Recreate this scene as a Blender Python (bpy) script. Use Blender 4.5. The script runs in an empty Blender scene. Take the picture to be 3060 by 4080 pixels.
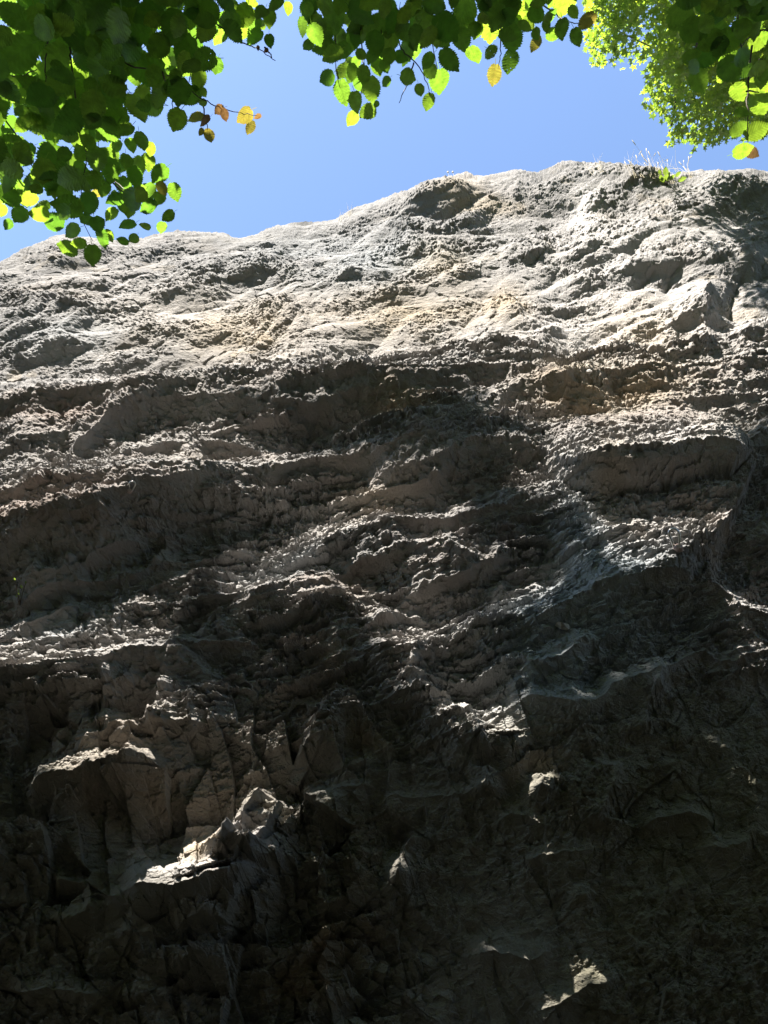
import bpy, bmesh, math, random
import numpy as np
from mathutils import Vector, Matrix
from mathutils.bvhtree import BVHTree

random.seed(7)
RNG = np.random.default_rng(11)
QUALITY = 1.0            # density of the rock mesh

# ------------------------------------------------------------------ camera
scene = bpy.context.scene
COL = scene.collection
PITCH = math.radians(44.0)
HALF_V = math.radians(35.8)
CAM = np.array([0.0, 0.0, 1.6])
FPX = 2040.0 / math.tan(HALF_V)
cam_data = bpy.data.cameras.new('camera')
cam_data.sensor_fit = 'VERTICAL'
cam_data.sensor_height = 36.0
cam_data.lens = 18.0 / math.tan(HALF_V)
cam_data.clip_start = 0.05
cam_data.clip_end = 2000.0
cam = bpy.data.objects.new('camera', cam_data)
cam.location = CAM
cam.rotation_euler = (math.pi / 2 + PITCH, 0, 0)
COL.objects.link(cam)
scene.camera = cam

# ------------------------------------------------------------------ sky, sun, exposure
SUN = np.array([-0.30, -0.38, 0.0])
SUN[2] = math.sqrt(1.0 - SUN[0] ** 2 - SUN[1] ** 2)
SUN_EL = math.asin(SUN[2])
SUN_ROT = math.atan2(SUN[0], SUN[1]) % (2 * math.pi)
world = bpy.data.worlds.new('World')
scene.world = world
world.use_nodes = True
wn, wl = world.node_tree.nodes, world.node_tree.links
wn.clear()
sky = wn.new('ShaderNodeTexSky')
sky.sky_type = 'NISHITA'
sky.sun_disc = False
sky.sun_elevation = SUN_EL
sky.sun_rotation = SUN_ROT
sky.air_density = 1.0
sky.dust_density = 0.4
sky.ozone_density = 2.3
bg = wn.new('ShaderNodeBackground')
bg.inputs['Strength'].default_value = 0.072
wo = wn.new('ShaderNodeOutputWorld')
wl.new(sky.outputs[0], bg.inputs['Color'])
wl.new(bg.outputs[0], wo.inputs['Surface'])

sun_data = bpy.data.lights.new('sun', 'SUN')
sun_data.energy = 5.0
sun_data.angle = math.radians(0.53)
sun_data.color = (1.0, 0.94, 0.86)
sun = bpy.data.objects.new('sun', sun_data)
sun.rotation_euler = Vector(SUN).to_track_quat('Z', 'Y').to_euler()
sun.location = (-6, -6, 20)
COL.objects.link(sun)

scene.view_settings.view_transform = 'Standard'
scene.view_settings.look = 'None'
scene.view_settings.gamma = 1.0
scene.view_settings.exposure = 2.33
scene.view_settings.use_curve_mapping = False
scene.cycles.max_bounces = 6
scene.cycles.diffuse_bounces = 3
scene.cycles.transmission_bounces = 4
scene.cycles.transparent_max_bounces = 8
scene.cycles.sample_clamp_indirect = 4.0

# ------------------------------------------------------------------ small helpers
def tag(o, label=None, cat=None, group=None, kind=None):
    if label: o['label'] = label
    if cat: o['category'] = cat
    if group: o['group'] = group
    if kind: o['kind'] = kind
    return o

def empty(name, loc=(0, 0, 0)):
    o = bpy.data.objects.new(name, None)
    o.location = loc
    o.empty_display_size = 0.1
    COL.objects.link(o)
    return o

def link(name, me, parent=None, mat=None):
    o = bpy.data.objects.new(name, me)
    if mat is not None:
        me.materials.clear()
        me.materials.append(mat)
    COL.objects.link(o)
    if parent is not None:
        o.parent = parent
        o.matrix_parent_inverse = Matrix.Translation(-Vector(parent.location))
    return o

def np_mesh(name, verts, faces):
    """mesh from numpy arrays; faces is (n,3) or (n,4)"""
    me = bpy.data.meshes.new(name)
    nv, nf, k = len(verts), len(faces), faces.shape[1]
    me.vertices.add(nv)
    me.vertices.foreach_set('co', np.ascontiguousarray(verts, dtype=np.float32).ravel())
    me.loops.add(nf * k)
    me.loops.foreach_set('vertex_index', np.ascontiguousarray(faces, dtype=np.int32).ravel())
    me.polygons.add(nf)
    me.polygons.foreach_set('loop_start', np.arange(0, nf * k, k, dtype=np.int32))
    me.update(calc_edges=True)
    return me

def sstep(a, b, x):
    t = np.clip((x - a) / (b - a), 0.0, 1.0)
    return t * t * (3 - 2 * t)

def px_dir(u, v):
    """direction of a photograph pixel, scaled so that its horizontal reach (y) is 1"""
    cx = (np.asarray(u, float) - 1530.0) / FPX
    cy = (2040.0 - np.asarray(v, float)) / FPX
    y = math.cos(PITCH) - cy * math.sin(PITCH)
    z = math.sin(PITCH) + cy * math.cos(PITCH)
    return cx / y, z / y

def px_at(u, v, dist):
    cx = (u - 1530.0) / FPX
    cy = (2040.0 - v) / FPX
    d = np.array([cx, math.cos(PITCH) - cy * math.sin(PITCH), math.sin(PITCH) + cy * math.cos(PITCH)])
    return CAM + d / np.linalg.norm(d) * dist

def to_px(p):
    q = np.asarray(p) - CAM
    fwd = q[..., 1] * math.cos(PITCH) + q[..., 2] * math.sin(PITCH)
    up = -q[..., 1] * math.sin(PITCH) + q[..., 2] * math.cos(PITCH)
    fwd = np.where(fwd < 1e-3, 1e-3, fwd)
    return 1530 + q[..., 0] / fwd * FPX, 2040 - up / fwd * FPX

# ------------------------------------------------------------------ numpy noise
_A = np.arange(256) / 256.0 * 2 * np.pi
_GC, _GS = np.cos(_A).astype(np.float32), np.sin(_A).astype(np.float32)

def _hash(ix, iy, seed):
    h = (ix.astype(np.uint32) * np.uint32(374761393) + iy.astype(np.uint32) * np.uint32(668265263)
         + np.uint32((seed * 2246822519) & 0xFFFFFFFF))
    h = (h ^ (h >> np.uint32(13))) * np.uint32(1274126177)
    return h ^ (h >> np.uint32(16))

def perlin(x, y, seed=0):
    x0, y0 = np.floor(x), np.floor(y)
    fx, fy = (x - x0).astype(np.float32), (y - y0).astype(np.float32)
    ix, iy = x0.astype(np.int64), y0.astype(np.int64)
    sx, sy = fx * fx * fx * (fx * (fx * 6 - 15) + 10), fy * fy * fy * (fy * (fy * 6 - 15) + 10)
    def g(ox, oy):
        k = _hash(ix + ox, iy + oy, seed) & np.uint32(255)
        return _GC[k] * (fx - ox) + _GS[k] * (fy - oy)
    a, b = g(0, 0), g(1, 0)
    c, d = g(0, 1), g(1, 1)
    top = a + sx * (b - a)
    return (top + sy * (c + sx * (d - c) - top)) * 1.45

def rnd(h, n):
    return (((h >> np.uint32(n)) & np.uint32(1023)).astype(np.float32)) / 1023.0

def facets(x, y, seed):
    """fractured rock: every Worley cell is a tilted plane; returns its height and the gap to the next cell"""
    x0, y0 = np.floor(x), np.floor(y)
    ix, iy = x0.astype(np.int64), y0.astype(np.int64)
    best = np.full(x.shape, 9.0, np.float32)
    sec = np.full(x.shape, 9.0, np.float32)
    val = np.zeros(x.shape, np.float32)
    for oy in (-1, 0, 1):
        for ox in (-1, 0, 1):
            h = _hash(ix + ox, iy + oy, seed)
            dx = (x - (x0 + ox + rnd(h, 0))).astype(np.float32)
            dy = (y - (y0 + oy + rnd(h, 10))).astype(np.float32)
            d = dx * dx + dy * dy
            h2 = _hash(ix + ox, iy + oy, seed + 91)
            v = (rnd(h2, 0) - 0.5) + (rnd(h2, 10) - 0.5) * 1.5 * dx + (rnd(h2, 20) - 0.30) * 1.5 * dy
            near = d < best
            sec = np.where(near, best, np.minimum(sec, d))
            val = np.where(near, v, val)
            best = np.where(near, d, best)
    return val, np.sqrt(sec) - np.sqrt(best)

# ------------------------------------------------------------------ what the photograph shows of the cliff (photo pixels)
CREST = np.array([(-2500, 1500), (-900, 1330), (-300, 1170), (0, 1052), (60, 1012), (110, 985), (230, 952), (400, 938), (550, 925), (640, 915), (700, 905),
                  (860, 910), (950, 926), (1020, 915), (1100, 886), (1230, 872), (1330, 860), (1370, 842), (1420, 818), (1470, 800),
                  (1510, 797), (1560, 778), (1620, 752), (1700, 722), (1790, 700), (1850, 702), (1890, 713), (1960, 706), (2050, 696),
                  (2110, 706), (2180, 697), (2240, 672), (2330, 660), (2420, 655), (2470, 662), (2500, 672), (2560, 668), (2620, 672),
                  (2670, 695), (2720, 672), (2800, 668), (2900, 676), (2980, 678), (3060, 690), (3400, 700), (4100, 690), (5600, 800)], float)
BREAK = np.array([(-2500, 1640), (-900, 1590), (0, 1543), (138, 1514), (350, 1505), (640, 1503), (740, 1490), (880, 1478), (922, 1464), (1000, 1449), (1150, 1446), (1290, 1454),
                  (1440, 1457), (1530, 1440), (1700, 1418), (1830, 1390), (1955, 1381), (2050, 1380), (2140, 1385), (2215, 1412), (2260, 1440),
                  (2290, 1420), (2400, 1390), (2545, 1380), (2710, 1380), (2820, 1370), (3060, 1345), (3960, 1310), (5600, 1300)], float)

def zoomed(pts, ox, oy):
    return [(x / 1.0843 + ox, y / 1.0843 + oy) for x, y in pts]

Z3 = lambda *p: zoomed(p, 0, 900)
Z4 = lambda *p: zoomed(p, 1530, 900)
Z5 = lambda *p: zoomed(p, 0, 1900)
Z6 = lambda *p: zoomed(p, 1530, 1900)
Z7 = lambda *p: zoomed(p, 0, 2980)
Z8 = lambda *p: zoomed(p, 1530, 2980)
# bedding lips: (line, projection in m, rounding above the lip in px, undercut below the lip in px)
LIPS = [
    (Z3((-200, 860), (0, 830), (100, 800), (250, 790), (420, 775), (520, 740), (650, 720), (850, 708), (1000, 712), (1120, 722), (1250, 722), (1340, 735), (1420, 715), (1560, 680), (1659, 672), (1800, 660), (1940, 640)), .20, 26, 120),
    (Z3((-200, 750), (0, 722), (80, 705), (150, 728), (280, 702), (430, 700), (560, 694), (700, 690), (860, 702)), .10, 20, 60),
    (Z3((1120, 715), (1200, 690), (1330, 672), (1450, 668), (1560, 640), (1650, 625)), .10, 22, 55),
    (Z3((250, 1060), (300, 940), (380, 880), (480, 800), (560, 775), (700, 760)), .10, 40, 60),
    (Z3((440, 965), (560, 930), (700, 892), (800, 908), (900, 930)), .14, 30, 80),
    (Z3((790, 885), (940, 880), (1080, 900), (1180, 930), (1260, 975)), .10, 26, 70),
    (Z3((0, 905), (120, 890), (200, 900), (320, 870), (420, 830)), .09, 30, 70),
    (Z3((-200, 1150), (0, 1130), (100, 1110), (240, 1090), (350, 1080), (520, 1060), (700, 1050), (860, 1045), (1000, 1035), (1150, 1010), (1290, 970), (1420, 950), (1560, 930), (1659, 922), (1790, 885), (1930, 868), (2090, 852), (2220, 850)), .24, 34, 90),
    (Z3((630, 1005), (690, 985), (760, 985), (860, 965), (960, 972), (1050, 1000)), .08, 22, 45),
    (Z3((-200, 1070), (0, 1050), (40, 1022), (130, 1012), (260, 1040)), .08, 24, 60),
    (Z4((-20, 690), (150, 660), (280, 640), (350, 652), (460, 690)), .08, 26, 70),
    (Z4((420, 700), (500, 688), (600, 640), (740, 615), (830, 640), (930, 660), (1040, 690)), .14, 26, 90),
    (Z4((60, 850), (200, 820), (350, 762), (430, 745), (560, 690)), .12, 24, 80),
    (Z4((640, 880), (760, 858), (860, 830), (950, 810), (1040, 795), (1160, 785), (1250, 780), (1330, 795), (1440, 822), (1540, 880)), .10, 30, 100),
    (Z4((-130, 1045), (0, 1020), (150, 990), (300, 950), (420, 920), (540, 915), (640, 922), (760, 945)), .20, 30, 130),
    (Z4((770, 1062), (930, 1040), (1100, 1038), (1250, 1010), (1400, 978), (1480, 985), (1560, 1020), (1660, 1100)), .20, 46, 120),
    (Z4((-130, 1120), (30, 1095), (200, 1070), (320, 1020)), .10, 24, 60),
    (Z4((1000, 620), (1100, 610), (1200, 620), (1310, 650), (1500, 630), (1659, 615), (1800, 610)), .14, 30, 80),
    (Z4((1080, 735), (1250, 715), (1420, 700), (1540, 690), (1700, 690)), .10, 30, 70),
    (Z4((1560, 905), (1659, 880), (1800, 870)), .16, 30, 80),
    (Z5((-200, 230), (0, 205), (190, 175), (330, 145), (480, 95), (620, 60), (760, 35), (860, 15), (1000, -5), (1100, -30)), .16, 24, 70),
    (Z5((-200, 130), (0, 82), (130, 60), (260, 32), (400, 20), (520, -20)), .10, 24, 50),
    (Z5((-100, 330), (0, 300), (90, 252), (160, 222), (300, 190), (370, 175), (500, 150), (560, 140)), .12, 26, 80),
    (Z5((0, 430), (40, 408), (120, 370), (230, 345), (330, 300), (400, 260), (460, 236), (560, 215), (650, 245)), .15, 30, 110),
    (Z5((-60, 520), (0, 495), (100, 440), (210, 397), (330, 372), (460, 360), (560, 345), (640, 315), (700, 310), (800, 330)), .13, 30, 70),
    (Z5((-100, 680), (0, 640), (70, 582), (160, 550), (280, 500), (360, 470)), .10, 30, 90),
    (Z5((980, 545), (1060, 515), (1150, 498), (1220, 470), (1320, 440), (1440, 395), (1530, 350), (1600, 322), (1659, 312), (1760, 300)), .14, 30, 70),
    (Z5((930, 570), (1030, 555), (1120, 540), (1240, 510), (1340, 480), (1440, 452), (1560, 465)), .09, 34, 60),
    (Z5((840, 690), (880, 665), (1000, 622), (1080, 612)), .08, 24, 60),
    (Z5((-50, 870), (30, 850), (150, 820), (330, 790), (480, 770), (620, 740), (830, 710), (950, 690), (1110, 692), (1200, 720)), .13, 34, 100),
    (Z5((640, 850), (700, 818), (780, 800), (900, 832), (980, 850)), .10, 24, 90),
    (Z5((1340, 730), (1400, 690), (1460, 650), (1560, 620), (1600, 590), (1680, 565), (1760, 560)), .12, 24, 60),
    (Z5((1360, 780), (1400, 755), (1460, 740), (1560, 730), (1640, 722), (1700, 735)), .10, 22, 60),
    (Z5((160, 1110), (210, 1070), (300, 1026), (400, 1025)), .14, 34, 80),
    (Z5((300, 1160), (360, 1100), (450, 1052), (560, 1050), (640, 1095)), .15, 36, 90),
    (Z6((-80, 205), (0, 190), (120, 170), (260, 140), (360, 108), (500, 90), (600, 80), (700, 60), (820, 40)), .14, 30, 70),
    (Z6((-40, 345), (0, 330), (100, 290), (200, 290), (280, 296), (330, 320), (430, 330)), .11, 26, 70),
    (Z6((40, 505), (180, 430), (300, 390), (420, 360), (500, 310), (610, 245)), .12, 26, 60),
    (Z6((400, 490), (560, 437), (690, 430), (760, 450)), .09, 24, 50),
    (Z6((560, 630), (700, 580), (790, 542), (900, 500), (1000, 480), (1150, 460), (1300, 450), (1400, 440)), .11, 34, 70),
    (Z6((-60, 590), (0, 562), (80, 545), (180, 550), (220, 580)), .09, 26, 50),
    (Z6((540, 805), (680, 780), (780, 742), (860, 702), (950, 690)), .13, 40, 80),
    (Z6((420, 945), (560, 930), (640, 902), (760, 920), (900, 955), (940, 940), (1000, 880), (1090, 842), (1200, 830), (1290, 772), (1400, 722), (1460, 765), (1530, 770), (1640, 735), (1800, 700)), .15, 60, 150),
    (Z6((1480, 195), (1580, 162), (1659, 155), (1800, 150)), .10, 24, 60),
    (Z6((1540, 255), (1659, 226), (1800, 220)), .09, 22, 60),
    (Z6((1330, 440), (1440, 468), (1530, 560), (1660, 590), (1800, 600)), .12, 50, 90),
    (Z7((20, 140), (180, 100), (320, 100), (400, 70), (500, 58), (600, 22), (680, 20)), .20, 50, 90),
    (Z7((440, 150), (500, 115), (560, 90), (650, 62), (720, 60)), .12, 36, 60),
    (Z7((470, 600), (620, 590), (760, 625), (880, 600), (940, 580), (1000, 570), (1110, 500)), .21, 170, 110),
    (Z7((340, 640), (400, 612), (480, 640), (540, 660)), .12, 40, 80),
    (Z7((230, 765), (300, 720), (380, 690), (440, 705)), .10, 36, 70),
    (Z7((180, 580), (240, 545), (340, 560), (400, 590)), .10, 36, 70),
    (Z7((720, 800), (800, 745), (880, 735), (960, 740), (1020, 765)), .12, 36, 70),
    (Z7((480, 830), (560, 790), (660, 800), (760, 830)), .09, 36, 80),
    (Z7((540, 1010), (600, 995), (680, 985), (720, 1000)), .10, 36, 70),
    (Z7((0, 1050), (180, 1030), (370, 1050), (460, 1090)), .10, 60, 100),
    (Z7((1150, 130), (1240, 60), (1330, 40), (1420, 70), (1540, 40), (1660, 0)), .09, 36, 80),
    (Z7((1320, 215), (1400, 190), (1500, 150), (1650, 130)), .10, 36, 80),
    (Z8((-60, 215), (60, 190), (200, 200), (330, 180), (450, 160)), .08, 40, 80),
    (Z8((470, 300), (560, 262), (680, 300), (780, 330)), .10, 40, 90),
    (Z8((560, 480), (700, 450), (820, 430), (960, 400)), .09, 50, 90),
    (Z8((1100, 330), (1200, 270), (1340, 250), (1500, 300)), .09, 60, 90),
    (Z8((1380, 390), (1500, 420), (1640, 380)), .09, 50, 90),
    (Z8((330, 890), (500, 870), (640, 900), (780, 830)), .10, 60, 100),
    (Z8((640, 1130), (800, 1080), (900, 1000), (1050, 1010)), .10, 60, 110),
]
LIPS.append(([(u, v + 14) for u, v in BREAK.tolist() if -950 < u < 4000], .22, 10, 90))
U2 = lambda *p: zoomed(p, 1530, 0)
LIPS += [
    (U2((-100, 1140), (0, 1080), (100, 1040), (170, 1075), (280, 1095), (370, 1160)), .12, 30, 70),
    (U2((370, 1190), (470, 1110), (600, 1080), (760, 1040), (960, 1010), (1060, 985), (1200, 900), (1330, 860), (1500, 830), (1659, 840)), .16, 50, 90),
    (U2((500, 1100), (560, 1060), (640, 1040), (740, 1050)), .11, 30, 60),
    (U2((690, 770), (800, 735), (900, 722), (1020, 732), (1100, 760), (1220, 765)), .16, 30, 70),
    (U2((520, 795), (640, 770), (740, 800), (780, 835)), .10, 30, 60),
    (U2((800, 925), (860, 870), (960, 860), (1060, 800), (1200, 770), (1300, 795)), .14, 30, 80),
    (U2((-20, 940), (60, 940), (130, 990), (240, 990), (340, 940), (450, 930)), .12, 30, 80),
    (U2((60, 865), (130, 840), (260, 790), (400, 800)), .12, 30, 70),
    (U2((1330, 785), (1450, 760), (1560, 790), (1659, 800), (1800, 800)), .15, 30, 60),
    (Z4((-100, 290), (0, 262), (150, 230), (260, 200), (370, 190), (480, 140)), .10, 30, 60),
    (Z4((660, 265), (800, 220), (950, 200), (1100, 140), (1250, 110), (1400, 110), (1659, 60), (1800, 50)), .10, 36, 70),
    (Z4((430, 375), (500, 310), (560, 320), (620, 365)), .10, 30, 70),
    (Z4((1180, 430), (1300, 370), (1400, 330), (1470, 370)), .12, 30, 70),
    (Z4((640, 475), (720, 430), (880, 400)), .05, 30, 60),
    (Z4((1520, 450), (1580, 420), (1659, 400), (1800, 380)), .14, 30, 80),
    (Z3((-100, 300), (0, 290), (150, 300), (300, 320), (440, 308)), .09, 30, 60),
    (Z3((620, 295), (780, 240), (900, 230), (1020, 262)), .09, 30, 60),
    (Z3((960, 195), (1130, 160), (1320, 172)), .09, 30, 60),
    (Z3((360, 605), (450, 540), (560, 520), (660, 545)), .06, 30, 60),
    (Z3((1060, 335), (1230, 320), (1350, 400)), .09, 30, 70),
    (Z3((-50, 545), (120, 500), (260, 470), (440, 482)), .06, 30, 60),
    (Z3((540, 432), (740, 424), (800, 430)), .05, 20, 40),
    (Z3((-50, 380), (100, 360), (260, 330), (420, 300)), .07, 30, 60),
    (Z3((1400, 230), (1500, 170), (1640, 120)), .10, 40, 80),
]
# upright ribs and flakes: (line going down, projection in m, width to the left in px, width to the right in px)
RIBS = [
    (Z7((1130, 100), (1110, 170), (1050, 260), (1000, 370), (970, 490)), .20, 75, 26),
    (Z7((1210, 140), (1195, 210), (1150, 310), (1105, 390), (1085, 490)), .22, 90, 24),
    (Z7((1320, 170), (1300, 250), (1270, 330)), .12, 70, 26),
    (Z7((1085, 520), (1040, 580), (990, 680), (965, 740)), .14, 90, 22),
    (Z7((1010, 760), (960, 800), (900, 850), (840, 910), (760, 950)), .12, 90, 22),
    (Z5((440, 790), (430, 880), (400, 960), (380, 1055)), .16, 26, 130),
    (Z5((695, 820), (655, 900), (632, 1000), (640, 1090)), .16, 26, 120),
    (Z5((818, 890), (808, 960), (830, 1140)), .09, 24, 90),
    (Z5((1475, 830), (1400, 970), (1340, 1090), (1265, 1200)), .15, 30, 140),
    (Z5((700, 180), (690, 240), (640, 310), (600, 330)), .10, 22, 80),
    (Z5((950, 580), (930, 620), (940, 690)), .08, 24, 70),
    (Z6((1200, 740), (1205, 860), (1150, 990), (1140, 1110)), .10, 90, 40),
    (Z8((160, 320), (90, 400), (60, 480), (50, 570)), .14, 26, 60),
    (Z8((660, 80), (690, 130), (680, 190)), .10, 24, 60),
    (Z8((440, 50), (450, 110), (430, 180)), .12, 40, 40),
    (Z8((1050, 0), (1020, 120), (960, 260), (920, 330)), .12, 120, 40),
    (Z6((330, 880), (370, 960), (400, 1080), (470, 1190)), .12, 70, 40),
    (Z6((130, 720), (110, 830), (140, 930)), .08, 30, 80),
    (Z4((1440, 190), (1380, 290), (1400, 420), (1440, 500)), .16, 90, 50),
    (Z4((1280, 130), (1225, 200), (1210, 280)), -.14, 26, 70),
    (Z4((1170, 180), (1110, 230), (1070, 265)), -.10, 40, 60),
    (Z4((1560, 140), (1500, 250), (1480, 400)), -.22, 60, 110),
    (Z4((870, 950), (880, 1000), (870, 1040)), .06, 24, 40),
    (Z3((1380, 780), (1340, 860), (1270, 960)), -.16, 50, 110),
]

def base_depth(U, V):
    """horizontal distance from the camera to the undisplaced rock for design pixel (U, V)"""
    brk = np.interp(U, BREAK[:, 0], BREAK[:, 1])
    Vp = V - brk + 1450.0
    low = np.interp(Vp, [1450, 1600, 1800, 2040, 2400, 2700, 3000, 3300, 3700, 4080, 4700],
                    [3.85, 3.86, 3.87, 3.88, 3.91, 3.96, 4.03, 4.14, 4.30, 4.46, 4.70])
    step = np.interp(U, [-900, 300, 1500, 2200, 3000, 4000], [.50, .50, .48, .36, .22, .25])
    up = 3.87 + step + np.interp(Vp, [500, 700, 900, 1100, 1300, 1450], [.36, .30, .22, .12, .05, 0.0])
    k = sstep(1458, 1428, Vp)
    y = low * (1 - k) + up * k
    y += 0.0000000 * U + .30 * sstep(-300, -2500, U)
    cr = np.interp(U, CREST[:, 0], CREST[:, 1])
    q = np.clip(1 - (V - cr) / 70.0, 0, 1)
    return y + .22 * (1 - np.sqrt(np.maximum(0, 1 - q * q * .98))), Vp

def saw(bx, bz, s, seed, warp, rough):
    """thin beds: each bed leans out to its upper lip, then drops back; strength varies along the bed"""
    c = bz / s + warp * perlin(bx / (s * 5), bz / (s * 3), seed) + rough * perlin(bx / (s * 1.1), bz / (s * .9), seed + 1)
    c = c + .85 * facets(bx / (s * 5.0) + .15 * perlin(bx / s, bz / s, seed + 8), bz / (s * 3.2), seed + 9)[0]
    k = np.floor(c)
    f = (c - k).astype(np.float32)
    am = np.clip(.45 + 1.3 * perlin(bx / (s * 7) + k * 17.31, k * 5.173 + .37, seed + 2), 0, 1.4)
    # joints cut the bed into blocks that stand out by different amounts
    ki = k.astype(np.int64)
    h = _hash(np.floor(bx / (s * 4.2) + rnd(_hash(ki, ki * 0, seed + 5), 3) * 7 + .25 * perlin(bx / s, bz / s, seed + 6)).astype(np.int64), ki, seed + 7)
    am = am * (.45 + 1.1 * rnd(h, 4))
    p = np.where(f < .34, (f / .34) ** .9, 1 - np.clip((f - .34) / .66, 0, 1) ** .85)
    return am * p

def displacement(U, V, Vp, X, Y, Z):
    shp = U.shape
    D = np.zeros(shp, np.float32)
    wA = sstep(1470, 1420, Vp)
    below = 1 - wA
    wD = sstep(2780, 3050, V + .10 * (1300 - U)) * below
    wD = np.maximum(wD, sstep(1850, 2150, U) * sstep(2600, 2800, V) * below)
    wC = sstep(1850, 2050, V) * (1 - wD) * below
    wB = below * (1 - wC) * (1 - wD)
    al = np.radians(np.where(wA > .5, 16.0, 13.0))
    ca, sa = np.cos(al).astype(np.float32), np.sin(al).astype(np.float32)
    bx, bz = X * ca + Z * sa, -X * sa + Z * ca
    # broad shape
    D += .14 * perlin(X * .35, Z * .30, 1) + .07 * perlin(X * .8, Z * .8, 2)
    U, V = to_px(np.stack([X, Y - D - np.where(wA > .5, .04, .13), Z], -1))     # lips are drawn where they will show
    U2_, V2_ = to_px(np.stack([X, Y - D - np.where(wA > .5, .04, .13) - .1, Z], -1))
    GU, GV = (U2_ - U) * 10, (V2_ - V) * 10        # pixels that a metre of projection moves the rock by
    UD, VD = U, V
    # faces that lean back far enough for the sun to reach them
    for cu, cv, ru, rv, a, rot in PATCHES:
        c_, s_ = math.cos(rot), math.sin(rot)
        pu, pv = ((U - cu) * c_ + (V - cv) * s_) / (ru * 1.15), (-(U - cu) * s_ + (V - cv) * c_) / (rv * 1.15)
        k_ = .08 if cv > 3150 and ru > 80 else .02 if cv > 3000 else 0.0
        D += (a * np.exp(-(pu * pu) ** 1.5 - (pv * pv) ** 1.5) * (min(.12, .0011 * rv) * pv * 1.9 + k_)).astype(np.float32)
    # ragged wobble of the drawn lips
    X0, Z0, SC = X, Z, 1.75
    X, Z = X * SC, Z * SC
    bx, bz = bx * SC, bz * SC
    wob = 9 * perlin(X * 1.0, Z * .8, 5) + 12 * perlin(X * 2.6, Z * 2.4, 6) + 9 * perlin(X * 5.5, Z * 5, 9) + 7 * perlin(X * 12, Z * 11, 7) + 3 * perlin(X * 30, Z * 28, 8)
    UND = np.zeros(shp, np.float32)
    NEAR = np.zeros(shp, np.float32)
    wBELOW = below
    for line, a, up, dn in LIPS:
        a = a * 1.0 if a >= .255 else .105 * (a / .15) ** .85
        L = np.array(sorted(line))
        u0, u1 = L[0, 0], L[-1, 0]
        m = (U > u0 - 10) & (U < u1 + 10)
        if not m.any(): continue
        off = np.where(wA[m] > .5, .0, .06)
        dn_, up_ = max(22, dn * .50), max(up * 1.3, abs(a) * 520)
        rel = np.ones(int(m.sum()), np.float32)
        for _ in range(3):                      # where the leaning face will really stand
            k_ = 1.25 * a * rel - off
            u, v = UD[m] + GU[m] * k_, VD[m] + GV[m] * k_
            s = v - np.interp(u, L[:, 0], L[:, 1])
            rel = .5 * rel + .5 * np.clip(1 + s / up_, 0, 1).astype(np.float32)
        s = s - wob[m] * np.exp(-np.clip(s, 0, None) / 11)
        fade = sstep(u0 - 5, u0 + .18 * (u1 - u0) + 20, u) * sstep(u1 + 5, u1 - .18 * (u1 - u0) - 20, u)
        p = np.where(s < 0, np.clip(1 + s / up_, 0, 1) ** 1.15, np.exp(-s / dn_))
        D[m] += (1.25 * a * fade * p).astype(np.float32)
        NEAR[m] = np.maximum(NEAR[m], fade * np.exp(-(np.clip(s, -200, 200) / 34) ** 2) * wBELOW[m])
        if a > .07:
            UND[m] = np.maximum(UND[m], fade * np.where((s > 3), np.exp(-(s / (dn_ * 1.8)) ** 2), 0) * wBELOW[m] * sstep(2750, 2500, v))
    # the long block that bulges out at the right end of the ledge
    kb = np.full(shp, .20)
    bt = np.array(Z4((560, 900), (760, 860), (860, 830), (950, 808), (1040, 793), (1160, 783), (1250, 780), (1340, 795), (1440, 825), (1540, 900), (1600, 970)))
    bb = np.array(Z4((560, 925), (760, 990), (900, 1015), (1050, 1012), (1200, 1005), (1380, 978), (1480, 985), (1600, 990)))
    for _ in range(4):
        u, v = UD + GU * kb, VD + GV * kb
        vt, vb = np.interp(u, bt[:, 0], bt[:, 1]), np.interp(u, bb[:, 0], bb[:, 1])
        tb = (v + .5 * wob - vt) / np.maximum(vb - vt, 20)
        ends = sstep(2070, 2330, u) * sstep(3015, 2925, u + .4 * wob)
        kb = .5 * kb + .5 * (.27 * ends * (.2 + .8 * np.clip(tb, 0, 1)) - .05)
    prof = np.where(tb < 0, np.exp(tb * 6) * .25, np.where(tb < 1, .25 + .75 * np.clip(tb, 0, 1) ** .75, 0)) * np.where(tb > 1, 0, 1) + np.where(tb >= 1, .5 * np.clip(1 - (tb - 1) / .32, 0, 1) ** .7, 0)
    q_ = np.clip((tb - 1) / 2.0, 0, 1)
    slab = np.where(tb >= 1, np.where(tb < 3.0, .50 + .34 * q_, .84 * np.exp(-(tb - 3.0) * 1.2)), 0) - .16 * np.exp(-((tb - 1.30) / .13) ** 2) * (tb >= 1)
    ends2 = sstep(2080, 2560, u + 2 * wob) * sstep(3100, 2900, u + 1.5 * wob)
    D += (.25 * prof * ends + .25 * slab * ends2 * sstep(5.0, 3.2, tb)).astype(np.float32)
    for line, a, wl_, wr_ in RIBS:
        a = a * .85
        L = np.array(sorted(line, key=lambda q: q[1]))
        v0, v1 = L[0, 1], L[-1, 1]
        m = (V > v0 - 10) & (V < v1 + 200)
        if not m.any(): continue
        u, v = U[m] + GU[m] * a, V[m] + GV[m] * max(0, a - .06)
        s = u - np.interp(v, L[:, 1], L[:, 0]) - .6 * wob[m]
        fade = sstep(v0 - 8, v0 + .2 * (v1 - v0), v) * sstep(v1 + 8, v1 - .2 * (v1 - v0), v)
        p = np.where(s < 0, np.exp(s / wl_), np.exp(-s / wr_))
        D[m] += (a * fade * p).astype(np.float32)
    D0 = D
    fr_ = .26 + .74 * sstep(1800, 1250, UD)
    var = np.clip(.7 + 1.1 * perlin(X0 * 1.1, Z0 * 1.0, 63), .25, 1.5)
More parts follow.
